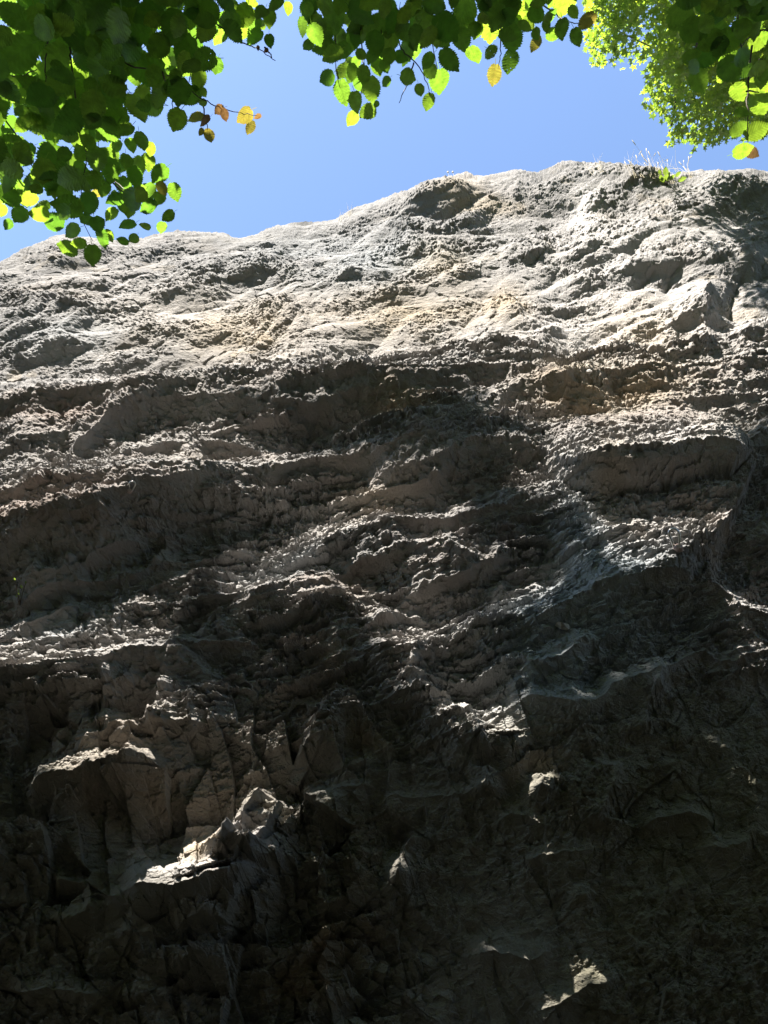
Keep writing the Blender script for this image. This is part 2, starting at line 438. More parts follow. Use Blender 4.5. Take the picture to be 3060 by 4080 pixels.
    D = np.zeros(shp, np.float32)
    rough = np.clip(.75 + 1.0 * perlin(X * .6 + 3, Z * .8, 16) + .5 * perlin(X * 1.9, Z * 2.3, 17), .22, 1.5)
    rough = rough * (1 - .6 * UND)
    # thin bedding
    calm = (1 - .55 * LITMAP) * (.85 + .5 * perlin(X * .55, Z * .7, 15))
    lay = saw(bx, bz, .46, 20, .4, .06) * .17 * (wB * .8 + wC * .6 + wD * .2 * fr_)
    lay += saw(bx, bz, .19, 30, .4, .08) * .135 * (wB * .7 + wC * 1.0 + wD * .30 * fr_)
    lay += saw(bx, bz, .085, 40, .4, .12) * .078 * (wB * .75 + wC * 1.1 + wD * .30 * fr_ + wA * .05)
    lay += saw(bx, bz, .038, 50, .4, .18) * .034 * (wB * .85 + wC * 1.0 + wD * .45 * fr_ + wA * .12)
    lay *= calm * (1 - .6 * UND)
    D += lay.astype(np.float32)
    # broken blocks
    jx = .05 * perlin(X * 2.4, Z * 2.4, 60)
    jz = .05 * perlin(X * 2.4, Z * 2.4, 61)
    f1, e1 = facets((bx + jx) / .70, (bz + jz) / .50, 70)
    D += .24 * f1 * (wD * fr_ + wC * .16 + wB * .14 + wA * .06)
    rx, rz = X * .80 + Z * .60, -X * .60 + Z * .80
    f2, e2 = facets((rx + jx) / .30, (rz + jz) / .19, 71)
    D += .12 * f2 * (wD * .9 * fr_ * var + wC * .34 + wB * .30 + wA * .20)
    f3, e3 = facets((X * .87 - Z * .5 + jx) / .13, (X * .5 + Z * .87 + jz) / .075, 72)
    D += .044 * f3 * (wD * (.75 + .25 * fr_) * var + wC * .95 + wB * .95 + wA * .32 * rough)
    f4, e4 = facets((bx + jx * .5) / .055, (bz + jz * .5) / .035, 73)
    D += .017 * f4 * (wD * 1.2 + wC * 1.5 + wB * 1.5 + wA * .45) * rough
    f5, e5 = facets((X * .97 + Z * .26 + jx) / .26, (-X * .26 + Z * .97 + jz) / .85, 76)
    D += (.13 * f5 * wD * fr_ * np.clip(1.6 - var, .2, 1.2)).astype(np.float32)
    D -= (.006 * np.exp(-e1 / .02) * wD * var).astype(np.float32)
    # the pale upper face: creased lumps and slanting grooves
    XS, ZS = X, Z
    X, Z = X0 * 1.15, Z0 * 1.15
    w1 = .35 * perlin(X * .7, Z * .7, 80)
    w2 = .35 * perlin(X * .7 + 9, Z * .7, 81)
    al2 = math.radians(34)
    gx, gz = X * math.cos(al2) + Z * math.sin(al2) + w1, -X * math.sin(al2) + Z * math.cos(al2) + w2
    bil = np.abs(perlin(gx * .50, gz * 1.05, 82)) * .46 + np.abs(perlin(gx * 1.2, gz * 2.3, 83)) * .20 + np.abs(perlin(gx * 3.0, gz * 5.2, 84)) * .065 * rough
    bil += np.abs(perlin(gx * 7, gz * 11, 85)) * .026 * rough
    X, Z = XS, ZS
    D += ((bil - .17) * (wA * .47 + wB * .15)).astype(np.float32)
    # ragged small relief everywhere
    n = perlin(bx * 2.1, bz * 2.9, 89)
    D += (.10 * (.5 - np.abs(n)) * wD * (1 - fr_)).astype(np.float32)
    for fr, am, sd in ((4.2, .040, 90), (9, .022, 91), (19, .012, 92), (41, .0065, 93), (85, .0030, 94)):
        n = perlin(bx * fr * .8 + .3 * jx * fr, bz * fr * 1.25, sd)
        D += (am * (.5 - np.abs(n)) * (wA * .42 + wB * .55 + wC * .55 + wD * (.5 + .6 * (1 - fr_))) * rough).astype(np.float32)
    return D0 + D / SC * 1.12 * (1 - .72 * NEAR), UND

PATCHES = [(250, 1720, 420, 260, .95, 0), (900, 1880, 420, 120, .95, -.1), (2500, 1560, 620, 190, .95, 0), (2560, 1780, 380, 170, .95, 0),
           (1280, 2080, 260, 150, .95, -.3), (560, 2260, 330, 130, .9, -.3), (300, 2500, 390, 220, .95, -.2), (150, 2020, 260, 140, .9, 0), (1700, 2050, 200, 120, .8, 0),
           (1100, 2330, 240, 100, .9, 0), (1450, 2330, 140, 80, .7, 0), (1700, 2180, 220, 70, .7, -.3), (2620, 2080, 330, 200, .95, 0), (2920, 2330, 220, 150, .9, .4),
           (1640, 2480, 170, 110, .9, 0), (1760, 2680, 170, 140, .95, .6), (1890, 2870, 140, 150, .95, 0), (1950, 3090, 50, 80, .95, 0), (2150, 3090, 45, 80, .95, 0),
           (430, 2890, 330, 130, .9, -.3), (500, 3030, 190, 70, .95, -.25), (1000, 3240, 90, 210, .95, .35), (1110, 3250, 60, 220, .9, .3),
           (760, 3440, 280, 150, 1.0, -.35), (900, 3560, 160, 130, .9, 0), (800, 3760, 110, 90, .8, 0), (1585, 3400, 45, 110, .95, 0), (2320, 3515, 35, 45, .95, 0), (1290, 3150, 60, 100, .8, 0),
           (2050, 2400, 220, 110, .6, -.3), (2350, 2350, 200, 160, .5, 0), (1450, 3000, 60, 60, .6, 0), (200, 3600, 130, 60, .5, 0), (540, 3930, 90, 40, .6, 0), (1420, 4060, 60, 60, .8, 0)]
def patch_map(u, v):
    L = np.zeros(np.shape(u))
    for cu, cv, ru, rv, a, rot in PATCHES:
        c, s = math.cos(rot), math.sin(rot)
        q = (((u - cu) * c + (v - cv) * s) / ru) ** 2 + ((-(u - cu) * s + (v - cv) * c) / rv) ** 2
        L = np.maximum(L, a * np.exp(-q * q))
    return L

# ------------------------------------------------------------------ the cliff sheet
def axis(a, b, step):
    n = max(2, int(round((b - a) / step)))
    return np.linspace(a, b, n, endpoint=False)
st = 3.3 / QUALITY
UU = np.concatenate([axis(-2400, -900, 40), axis(-900, -60, 9), axis(-60, 3120, st), axis(3120, 3960, 9), axis(3960, 5500, 40), [5500]])
NV_UP, NV_LOW, NV_BRK = int(720 / st), int(2700 / st), 56
tt = np.concatenate([np.linspace(0, 1, NV_UP, endpoint=False), np.linspace(1, 2, NV_BRK, endpoint=False), np.linspace(2, 3, NV_LOW, endpoint=False), np.linspace(3, 3.3, 45)])   # 3 = just under the frame's foot
U, T = np.meshgrid(UU.astype(np.float64), tt)
crest = np.interp(U, CREST[:, 0], CREST[:, 1])
brk0 = np.interp(U, BREAK[:, 0], BREAK[:, 1])
va, vb = np.maximum(brk0 - 24, crest + 60), brk0 + 10
V = np.where(T < 1, crest + T * (va - crest), np.where(T < 2, va + (T - 1) * (vb - va), vb + (T - 2) * (4110.0 - vb)))
Y, VP = base_depth(U, V)
kx, kz = px_dir(U, V)
X = kx * Y
# keep the foot of the wall as wide as its top beyond the frame
out = np.clip((np.abs(U - 1530) - 2430) / 1500, 0, 1)
X += np.sign(U - 1530) * out * 12.0
Z = CAM[2] + kz * Y
kk = sstep(1458, 1428, VP)
Z -= 1.5 * kk * (1 - kk)
# design pixels drawn at the lips, which stand out from the base
LITMAP = patch_map(U, V)
D, UND = displacement(U, V, VP, X, Y, Z)
D *= 1 - 1.6 * kk * (1 - kk)
top = sstep(70, 0, V - crest)
Yd = Y - D * (1 - .35 * top)
Zd = Z + (D * .55 + .05 * np.abs(perlin(X * 3.1, Z * 3.1, 500)) - .05 * np.abs(perlin(X * 9, Z * 9, 501))) * top
P = np.stack([X, Yd, Zd], -1)
# the flat top behind the edge
back = []
for k, dy in enumerate((.12, .35, .8, 1.8, 4, 9, 18)):
    q = P[0].copy()
    q[:, 1] += dy
    q[:, 2] = P[0, :, 2] * 1.0 - .03 + .10 * dy * (dy > .5) + .10 * perlin(X[0] * .9, np.full(X.shape[1], dy * 3.0), 200 + k)
    back.append(q)
foot = []
for k, zz in enumerate((1.0, .4, -.4)):
    q = P[-1].copy()
    zl = P[-1, :, 2]
    q[:, 2] = np.minimum(zl, zl * (1 - (k + 1) / 3) + (-.4) * ((k + 1) / 3))
    q[:, 1] += .05 * (k + 1)
    foot.append(q)
GRID = np.concatenate([np.stack(back[::-1]), P, np.stack(foot)], 0)
nb = len(back)

def padded(a, lo=0.0, hi=0.0):
    return np.concatenate([np.repeat(a[:1], nb, 0), a, np.repeat(a[-1:], len(foot), 0)], 0)

# colour of the stone (stains, algae, calcite), with painted shade and sheen, as masks
def blob(u, v, ru, rv, rot=0.0):
    c, s = math.cos(rot), math.sin(rot)
    du, dv = U - u, V - v
    a, b = (du * c + dv * s) / ru, (-du * s + dv * c) / rv
    return np.exp(-(a * a + b * b))
wA = sstep(1470, 1420, VP)
n1 = perlin(X * .9, Z * .9, 300) + .6 * perlin(X * 2.6, Z * 2.6, 301) + .4 * perlin(X * 7, Z * 7, 302)
n2 = perlin(X * 1.2, Z * .7, 310) + .6 * perlin(X * 3.3, Z * 2, 311) + .4 * perlin(X * 9, Z * 6, 312)
ochre = .9 * blob(1760, 1050, 130, 90) + .8 * blob(1640, 1270, 260, 110) + .7 * blob(900, 1290, 420, 130) + .8 * blob(2010, 1240, 90, 100) + .9 * blob(2500, 1300, 160, 90) \
    + .8 * blob(2330, 1600, 230, 120) + .7 * blob(2650, 1500, 200, 120) + .5 * blob(1500, 2000, 160, 60) + .9 * blob(1850, 750, 120, 70) + .9 * blob(1900, 810, 160, 30) \
    + .9 * blob(820, 3420, 130, 60) + .5 * blob(2380, 2020, 90, 140) + .9 * blob(1600, 1640, 150, 60) + .6 * blob(1450, 2960, 130, 60)
ochre = np.clip(ochre * (1 + .6 * n1) + .35 * (n1 > .75) * wA, 0, 1)
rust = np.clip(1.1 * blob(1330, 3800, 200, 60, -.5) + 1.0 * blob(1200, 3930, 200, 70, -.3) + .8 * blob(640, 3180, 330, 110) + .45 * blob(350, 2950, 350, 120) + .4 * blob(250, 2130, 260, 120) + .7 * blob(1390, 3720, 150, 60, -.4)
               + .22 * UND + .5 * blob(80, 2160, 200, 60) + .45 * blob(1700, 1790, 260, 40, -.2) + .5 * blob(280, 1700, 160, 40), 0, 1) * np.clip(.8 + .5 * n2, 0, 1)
pale = .9 * blob(2340, 860, 60, 130) + .55 * blob(2560, 1290, 330, 130) + .5 * blob(2130, 1350, 280, 60) + .45 * blob(2500, 1000, 500, 140, -.2) + .4 * blob(700, 1230, 520, 150) + .5 * blob(300, 1420, 220, 50) \
    + .3 * blob(1300, 2080, 260, 150) + .8 * blob(2290, 2350, 60, 330, -.05) * (1 + n1) + .6 * blob(2250, 2800, 260, 90, -.2) + .55 * blob(2550, 2560, 260, 60, -.1) + .6 * blob(2180, 2680, 120, 40, -.3) + .4 * blob(2800, 1900, 200, 160)
pale = np.clip(pale * (.75 + .5 * n2), 0, 1)
algae_shade = sstep(2650, 3300, V) * (.60 + .25 * n1) + .45 * sstep(1800, 2600, U) * sstep(2600, 3000, V) + .3 * blob(2900, 1760, 160, 100)  # algae at lower right, plus shade painted darker towards the foot
algae_shade = np.clip(algae_shade - 1.0 * blob(830, 3420, 260, 160), 0, 1)
blue = np.clip((.9 * blob(2290, 2300, 110, 300, -.05) + .8 * blob(2200, 2520, 230, 90, -.3) + .8 * blob(2100, 2660, 290, 100, -.3) + .7 * blob(2250, 2780, 340, 100, -.2) + .7 * blob(2600, 2560, 260, 60, -.1)
                + .6 * blob(2350, 2420, 280, 90, -.2) + .5 * blob(1950, 2500, 160, 60, -.3) + .4 * blob(1200, 2250, 260, 60, -.2) + .4 * blob(250, 2560, 200, 50, -.2) + .5 * blob(1350, 1000, 500, 160) + .4 * blob(300, 1350, 300, 80)) * (1 + .7 * n1), 0, 1)  # blue-grey streaks, with a cool sheen painted into the colour
# climbing grey weathering where water runs
rim = np.exp(-np.clip(V - crest, 0, None) / 110.0) * np.clip(.8 + .5 * n1, 0, 1)
grey = np.clip(.55 + .5 * n2 + .35 * blob(1500, 1000, 500, 200) + .3 * sstep(1500, 300, U), 0, 1) * wA + np.clip(.35 + .4 * n2, 0, 1) * (1 - wA)

NR, NC = GRID.shape[:2]
# parts of the cliff: the beds that the main lips divide
def lip_line(i):
    L = np.array(sorted(LIPS[i][0]))
    return np.interp(U, L[:, 0], L[:, 1])
wob_m = 22 * perlin(X * 1.6, Z * 1.2, 5) + 14 * perlin(X * 4.5, Z * 4, 6)
region = np.zeros(U.shape, np.int8)
region[V > np.interp(U, BREAK[:, 0], BREAK[:, 1])] = 1
g = np.interp(U, *np.array(sorted(LIPS[7][0] + Z4((640, 880), (1540, 880), (1700, 900)))).T)
region[V + 38 > g + wob_m] = 2
blk = np.interp(U, *np.array(sorted(Z4((640, 882), (760, 858), (860, 830), (950, 810), (1040, 795), (1160, 785), (1250, 780), (1330, 795), (1440, 822), (1540, 880), (1600, 960)))).T)
blk_low = np.interp(U, *np.array(sorted(Z4((640, 900), (760, 1010), (1000, 1030), (1200, 1015), (1380, 985), (1480, 990), (1600, 970)))).T)
region[(U > 2130) & (U < 3000) & (V + 38 > blk + wob_m) & (V + 38 < blk_low + wob_m)] = 3
lay_line = np.interp(U, *np.array(sorted(Z5((-200, 900), (-50, 870), (150, 820), (480, 770), (950, 690), (1200, 720), (1340, 730), (1460, 650), (1600, 590), (1760, 560)) + Z6((420, 945), (640, 902), (900, 955), (1000, 880), (1200, 830), (1400, 722), (1530, 770), (1800, 700), (2400, 650)))).T)
region[(V + 38 > lay_line + wob_m) & (region == 2)] = 4
region[(V + 38 > np.interp(U, [-2500, 0, 680, 1100, 1500, 2000, 2600, 5600], [3140, 3100, 3000, 3080, 3080, 3060, 2960, 2900]) + wob_m) & (region == 4)] = 5
REG = padded(region)

# ------------------------------------------------------------------ materials
def new_mat(name):
    m = bpy.data.materials.new(name)
    m.use_nodes = True
    nt = m.node_tree
    nt.nodes.clear()
    out = nt.nodes.new('ShaderNodeOutputMaterial')
    return m, nt, out

def node(nt, kind, **kw):
    n = nt.nodes.new(kind)
    for k, v in kw.items():
        if k in n.inputs.keys():
            n.inputs[k].default_value = v
        else:
            setattr(n, k, v)
    return n

def mixc(nt, fac, a, b, blend='MIX'):
    n = nt.nodes.new('ShaderNodeMix')
    n.data_type = 'RGBA'
    n.blend_type = blend
    n.clamp_factor = True
    for key, val in ((0, fac), (6, a), (7, b)):
        if isinstance(val, (int, float)):
            n.inputs[key].default_value = val
        elif isinstance(val, tuple):
            n.inputs[key].default_value = (*val, 1.0)
        else:
            nt.links.new(val, n.inputs[key])
    return n.outputs[2]

def mapr(nt, val, a, b, c=0.0, d=1.0):
    n = nt.nodes.new('ShaderNodeMapRange')
    nt.links.new(val, n.inputs[0])
    for i, x in enumerate((a, b, c, d)):
        n.inputs[i + 1].default_value = x
    return n.outputs[0]

def noise(nt, vec, scale, detail=4, rough=.6, dist=0.0):
    n = nt.nodes.new('ShaderNodeTexNoise')
    n.inputs['Scale'].default_value = scale
    n.inputs['Detail'].default_value = detail
    n.inputs['Roughness'].default_value = rough
    n.inputs['Distortion'].default_value = dist
    if vec is not None:
        nt.links.new(vec, n.inputs['Vector'])
    return n

def rock_material():
    m, nt, out = new_mat('limestone')
    geo = nt.nodes.new('ShaderNodeNewGeometry')
    pos = geo.outputs['Position']
    mp = nt.nodes.new('ShaderNodeMapping')
    mp.inputs['Rotation'].default_value = (0, math.radians(14), 0)
    mp.inputs['Scale'].default_value = (.6, 1, 1.7)
    nt.links.new(pos, mp.inputs['Vector'])
    at = nt.nodes.new('ShaderNodeAttribute'); at.attribute_name = 'stain'
    sp = nt.nodes.new('ShaderNodeSeparateColor'); nt.links.new(at.outputs['Color'], sp.inputs[0])
    at2 = nt.nodes.new('ShaderNodeAttribute'); at2.attribute_name = 'weather'
    sp2 = nt.nodes.new('ShaderNodeSeparateColor'); nt.links.new(at2.outputs['Color'], sp2.inputs[0])
    nA = noise(nt, mp.outputs[0], 3.0, 8, .65).outputs[0]
    nB = noise(nt, mp.outputs[0], 16.0, 6, .7).outputs[0]
    nC = noise(nt, pos, 70.0, 4, .7).outputs[0]
    c = mixc(nt, mapr(nt, nA, .32, .68), (.275, .262, .250), (.395, .376, .358))
    c = mixc(nt, mapr(nt, nB, .42, .75, 0, .4), c, (.19, .184, .175))
    c = mixc(nt, mapr(nt, sp2.outputs[0], .2, 1.0, 0, .85), c, (.205, .198, .195))
    mv = nt.nodes.new('ShaderNodeMapping'); mv.inputs['Scale'].default_value = (2.2, 1, .38)
    nt.links.new(pos, mv.inputs['Vector'])
    nS = noise(nt, mv.outputs[0], 1.6, 7, .62, .4).outputs[0]
    c = mixc(nt, mapr(nt, nS, .53, .72, 0, .55), c, (.135, .13, .125))
    c = mixc(nt, mapr(nt, nS, .46, .28, 0, .35), c, (.40, .375, .345))
    nW = noise(nt, pos, 1.1, 5, .6).outputs[0]
    c = mixc(nt, mapr(nt, nW, .55, .75, 0, .5), c, (.33, .27, .21))
    oc = mixc(nt, mapr(nt, nB, .35, .65), (.36, .27, .15), (.44, .36, .25))
    f = nt.nodes.new('ShaderNodeMath'); f.operation = 'MULTIPLY'; f.inputs[1].default_value = .75
    nt.links.new(sp.outputs[0], f.inputs[0])
    c = mixc(nt, f.outputs[0], c, oc)
    c = mixc(nt, sp.outputs[1], c, mixc(nt, mapr(nt, nA, .35, .65), (.48, .465, .455), (.60, .57, .545)))
    c = mixc(nt, mapr(nt, sp2.outputs[2], 0, 1, 0, .85), c, (.345, .385, .41))
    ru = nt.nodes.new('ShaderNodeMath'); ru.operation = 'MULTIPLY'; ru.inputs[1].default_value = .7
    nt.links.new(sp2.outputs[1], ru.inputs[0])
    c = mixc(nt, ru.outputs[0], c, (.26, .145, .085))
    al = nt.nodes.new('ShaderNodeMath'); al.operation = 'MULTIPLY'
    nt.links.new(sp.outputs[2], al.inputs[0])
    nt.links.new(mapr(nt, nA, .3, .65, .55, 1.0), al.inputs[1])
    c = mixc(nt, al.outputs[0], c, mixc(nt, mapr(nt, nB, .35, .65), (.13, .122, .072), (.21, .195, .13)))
    c = mixc(nt, mapr(nt, nC, .50, .80, 0, .35), c, (.12, .11, .10))
    c = mixc(nt, mapr(nt, at2.outputs['Alpha'], 0, 1, 0, .8), c, (.15, .145, .135))
    c = mixc(nt, 1.0, c, (.76, .76, .76), 'MULTIPLY')
    b = node(nt, 'ShaderNodeBsdfPrincipled', Roughness=.92)
    b.inputs['Specular IOR Level'].default_value = .25
    nt.links.new(c, b.inputs['Base Color'])
    ad = nt.nodes.new('ShaderNodeMath'); ad.operation = 'ADD'
    nt.links.new(nC, ad.inputs[0]); nt.links.new(nB, ad.inputs[1])
    bp = nt.nodes.new('ShaderNodeBump'); bp.inputs['Strength'].default_value = .8; bp.inputs['Distance'].default_value = .016
    nt.links.new(ad.outputs[0], bp.inputs['Height'])
    nt.links.new(bp.outputs[0], b.inputs['Normal'])
    nt.links.new(b.outputs[0], out.inputs[0])
    return m
ROCK = rock_material()

def leaf_material(name, dif, tra, var=.25, veins=True, holes=False, spots=None):
    m, nt, out = new_mat(name)
    oi = nt.nodes.new('ShaderNodeObjectInfo')
    geo = nt.nodes.new('ShaderNodeNewGeometry')
    r = oi.outputs['Random'] if veins else geo.outputs['Random Per Island']
    hv = nt.nodes.new('ShaderNodeHueSaturation')
    hv.inputs['Color'].default_value = (*dif, 1)
    nt.links.new(mapr(nt, r, 0, 1, 1 - var, 1 + var), hv.inputs['Value'])
    nt.links.new(mapr(nt, r, 0, 1, .475, .515), hv.inputs['Hue'])
    ht = nt.nodes.new('ShaderNodeHueSaturation')
    ht.inputs['Color'].default_value = (*tra, 1)
    nt.links.new(mapr(nt, r, 0, 1, 1 + var, 1 - var), ht.inputs['Value'])
    nt.links.new(mapr(nt, r, 0, 1, .48, .515), ht.inputs['Hue'])
    cd, ct = hv.outputs[0], ht.outputs[0]
    bump = None
    if veins:
        uv = nt.nodes.new('ShaderNodeUVMap')
        sx = nt.nodes.new('ShaderNodeSeparateXYZ'); nt.links.new(uv.outputs[0], sx.inputs[0])
        def math_(op, a, b):
            n = nt.nodes.new('ShaderNodeMath'); n.operation = op
            for i, x in enumerate((a, b)):
                if x is None: continue
                if isinstance(x, (int, float)): n.inputs[i].default_value = x
                else: nt.links.new(x, n.inputs[i])
            return n.outputs[0]
        ax = math_('ABSOLUTE', sx.outputs[0], None)
        c = math_('SUBTRACT', math_('MULTIPLY', sx.outputs[1], 8.5), math_('MULTIPLY', ax, 7.5))
        fr = math_('ABSOLUTE', math_('SUBTRACT', math_('FRACT', c, None), .5), None)
        side = mapr(nt, fr, .0, .13, 1, 0)
        mid = mapr(nt, ax, .0, .028, 1, 0)
        v = math_('MAXIMUM', math_('MULTIPLY', side, .55), mid)
        cd = mixc(nt, math_('MULTIPLY', v, .30), cd, (.10, .15, .05))
        ct = mixc(nt, math_('MULTIPLY', v, .38), ct, (tra[0] * .42, tra[1] * .42, tra[2] * .5))
        tcv = nt.nodes.new('ShaderNodeVectorMath'); nt.links.new(uv.outputs[0], tcv.inputs[0]); nt.links.new(oi.outputs['Location'], tcv.inputs[1])
        tc = noise(nt, tcv.outputs[0], 3.2, 4, .6)
        tcn = mapr(nt, tc.outputs[0], .3, .7, .6, 1.25)
        ct = mixc(nt, 1.0, ct, tcn, 'MULTIPLY')
        if spots:
            vo = nt.nodes.new('ShaderNodeTexVoronoi'); vo.inputs['Scale'].default_value = 9
            nt.links.new(uv.outputs[0], vo.inputs['Vector'])
            sf = mapr(nt, vo.outputs['Distance'], .10, .28, 1, 0)
            cd = mixc(nt, sf, cd, spots); ct = mixc(nt, sf, ct, spots)
        bp = nt.nodes.new('ShaderNodeBump'); bp.inputs['Strength'].default_value = .12; bp.inputs['Distance'].default_value = .01
        nt.links.new(fr, bp.inputs['Height'])
        bump = bp.outputs[0]
    d = nt.nodes.new('ShaderNodeBsdfDiffuse'); nt.links.new(cd, d.inputs['Color'])
    t = nt.nodes.new('ShaderNodeBsdfTranslucent'); nt.links.new(ct, t.inputs['Color'])
    gl = node(nt, 'ShaderNodeBsdfGlossy', Roughness=.45); gl.inputs['Color'].default_value = (1, 1, 1, 1)
    if bump is not None:
        nt.links.new(bump, d.inputs['Normal']); nt.links.new(bump, t.inputs['Normal'])
    a = nt.nodes.new('ShaderNodeAddShader')
    nt.links.new(d.outputs[0], a.inputs[0]); nt.links.new(t.outputs[0], a.inputs[1])
    mx = nt.nodes.new('ShaderNodeMixShader'); mx.inputs[0].default_value = .035
    nt.links.new(a.outputs[0], mx.inputs[1]); nt.links.new(gl.outputs[0], mx.inputs[2])
    res = mx.outputs[0]
    if holes:
        vo = nt.nodes.new('ShaderNodeTexVoronoi'); vo.inputs['Scale'].default_value = 7.5
        nt.links.new(uv.outputs[0], vo.inputs['Vector'])
        hf = mapr(nt, vo.outputs['Distance'], .16, .18, 1, 0)
        nz = noise(nt, uv.outputs[0], 2.2, 1, .5)
        hm = math_('MULTIPLY', hf, mapr(nt, nz.outputs[0], .48, .50))
        tr = nt.nodes.new('ShaderNodeBsdfTransparent')
        m2 = nt.nodes.new('ShaderNodeMixShader')
        nt.links.new(hm, m2.inputs[0]); nt.links.new(res, m2.inputs[1]); nt.links.new(tr.outputs[0], m2.inputs[2])
        res = m2.outputs[0]
    nt.links.new(res, out.inputs[0])
    return m

M_HAZEL = leaf_material('hazel_leaf_green', (.042, .080, .020), (.105, .205, .016))
M_HAZEL_HOLES = leaf_material('hazel_leaf_eaten', (.042, .080, .020), (.105, .205, .016), holes=True)
M_LIME = leaf_material('hazel_leaf_lime', (.060, .110, .022), (.135, .225, .016))
M_YELLOW = leaf_material('hazel_leaf_yellow', (.11, .10, .03), (.18, .16, .022), spots=(.16, .07, .02))
M_BROWN = leaf_material('hazel_leaf_brown', (.10, .060, .030), (.11, .065, .02))
M_MAPLE = leaf_material('maple_leaf_green', (.070, .115, .030), (.145, .215, .016), var=.5, veins=False)
M_CANOPY = leaf_material('canopy_leaf', (.045, .08, .02), (.06, .10, .008), var=.3, veins=False)
M_FAR = leaf_material('hazel_leaf_far', (.042, .080, .020), (.095, .185, .015), var=.3, veins=False)
M_PLANT = leaf_material('ledge_plant_leaf', (.06, .10, .02), (.09, .13, .014), var=.2, veins=False)

def plain(name, col, rough=.85, metal=0.0, nscale=30, var=.35, bump=.3, bdist=.004):
    m, nt, out = new_mat(name)
    geo = nt.nodes.new('ShaderNodeNewGeometry')
    n = noise(nt, geo.outputs['Position'], nscale, 6, .65)
    c = mixc(nt, mapr(nt, n.outputs[0], .3, .7), tuple(x * (1 - var) for x in col), tuple(min(1, x * (1 + var)) for x in col))
    b = node(nt, 'ShaderNodeBsdfPrincipled', Roughness=rough, Metallic=metal)
    nt.links.new(c, b.inputs['Base Color'])
    bp = nt.nodes.new('ShaderNodeBump'); bp.inputs['Strength'].default_value = bump; bp.inputs['Distance'].default_value = bdist
    nt.links.new(n.outputs[0], bp.inputs['Height']); nt.links.new(bp.outputs[0], b.inputs['Normal'])
    nt.links.new(b.outputs[0], out.inputs[0])
    return m
M_BARK = plain('hazel_bark', (.085, .062, .045), nscale=60)
M_TWIG = plain('twig_bark', (.060, .042, .028), nscale=120)
M_SOIL = plain('woodland_soil', (.040, .038, .022), rough=1, nscale=3.5, var=.6, bump=1, bdist=.05)
M_STEEL = plain('galvanised_steel', (.55, .54, .52), rough=.32, metal=1.0, nscale=150, var=.12, bump=.1, bdist=.001)
M_GLUE = plain('resin_and_rust', (.33, .24, .21), rough=.8, nscale=120)
M_STRAW = plain('dry_grass', (.38, .33, .22), rough=.9, nscale=40)
M_STONE = plain('loose_stone', (.36, .34, .315), rough=.9, nscale=45, bump=.6, bdist=.006)

# ------------------------------------------------------------------ build the cliff parts
flat = GRID.reshape(-1, 3)
idx = np.arange(NR * NC).reshape(NR, NC)
quads = np.stack([idx[:-1, :-1], idx[1:, :-1], idx[1:, 1:], idx[:-1, 1:]], -1).reshape(-1, 4)
qreg = REG[:-1, :-1].reshape(-1)
stain = np.stack([padded(ochre), padded(pale), padded(algae_shade), np.ones((NR, NC))], -1).reshape(-1, 4).astype(np.float32)
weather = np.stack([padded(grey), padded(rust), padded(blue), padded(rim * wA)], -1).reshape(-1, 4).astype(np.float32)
cliff = empty('cliff', (0, 4.2, 0))
tag(cliff, 'tall overhanging limestone cliff, pale and sunlit above, ledged and shaded below', 'cliff', kind='structure')
PARTS = [('rock_face', 'pale weathered grey face below the skyline'), ('rock_ledge', 'rounded grey ledge band under the pale face'),
         ('bedding_band', 'thinly bedded scaly band with sharp lips'), ('rock_block', 'long protruding block with a shaded end'),
         ('fractured_band', 'fractured wall with upright slabs in shade'), ('overhang', 'dark mossy overhang at the foot with broken flakes')]
for r, (nm, lb) in enumerate(PARTS):
    q = quads[qreg == r]
    used, inv = np.unique(q, return_inverse=True)
    me = np_mesh(nm, flat[used], inv.reshape(-1, 4))
    me.shade_flat()
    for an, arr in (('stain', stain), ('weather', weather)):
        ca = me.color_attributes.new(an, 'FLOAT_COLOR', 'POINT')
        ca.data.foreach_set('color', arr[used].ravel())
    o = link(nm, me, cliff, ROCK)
    tag(o, lb)

# coarse copy of the wall for setting things on it and for the shade
cs = 3
cg = GRID[::cs, ::cs]
cr_, cc_ = cg.shape[:2]
ci = np.arange(cr_ * cc_).reshape(cr_, cc_)
cq = np.stack([ci[:-1, :-1], ci[1:, :-1], ci[1:, 1:], ci[:-1, 1:]], -1).reshape(-1, 4)
BVH = BVHTree.FromPolygons([tuple(v) for v in cg.reshape(-1, 3)], [tuple(f) for f in cq.tolist()])

def on_rock(u, v):
    d = px_at(u, v, 1.0) - CAM
    hit = BVH.ray_cast(Vector(CAM), Vector(d))
    return hit[0], hit[1], hit[3]

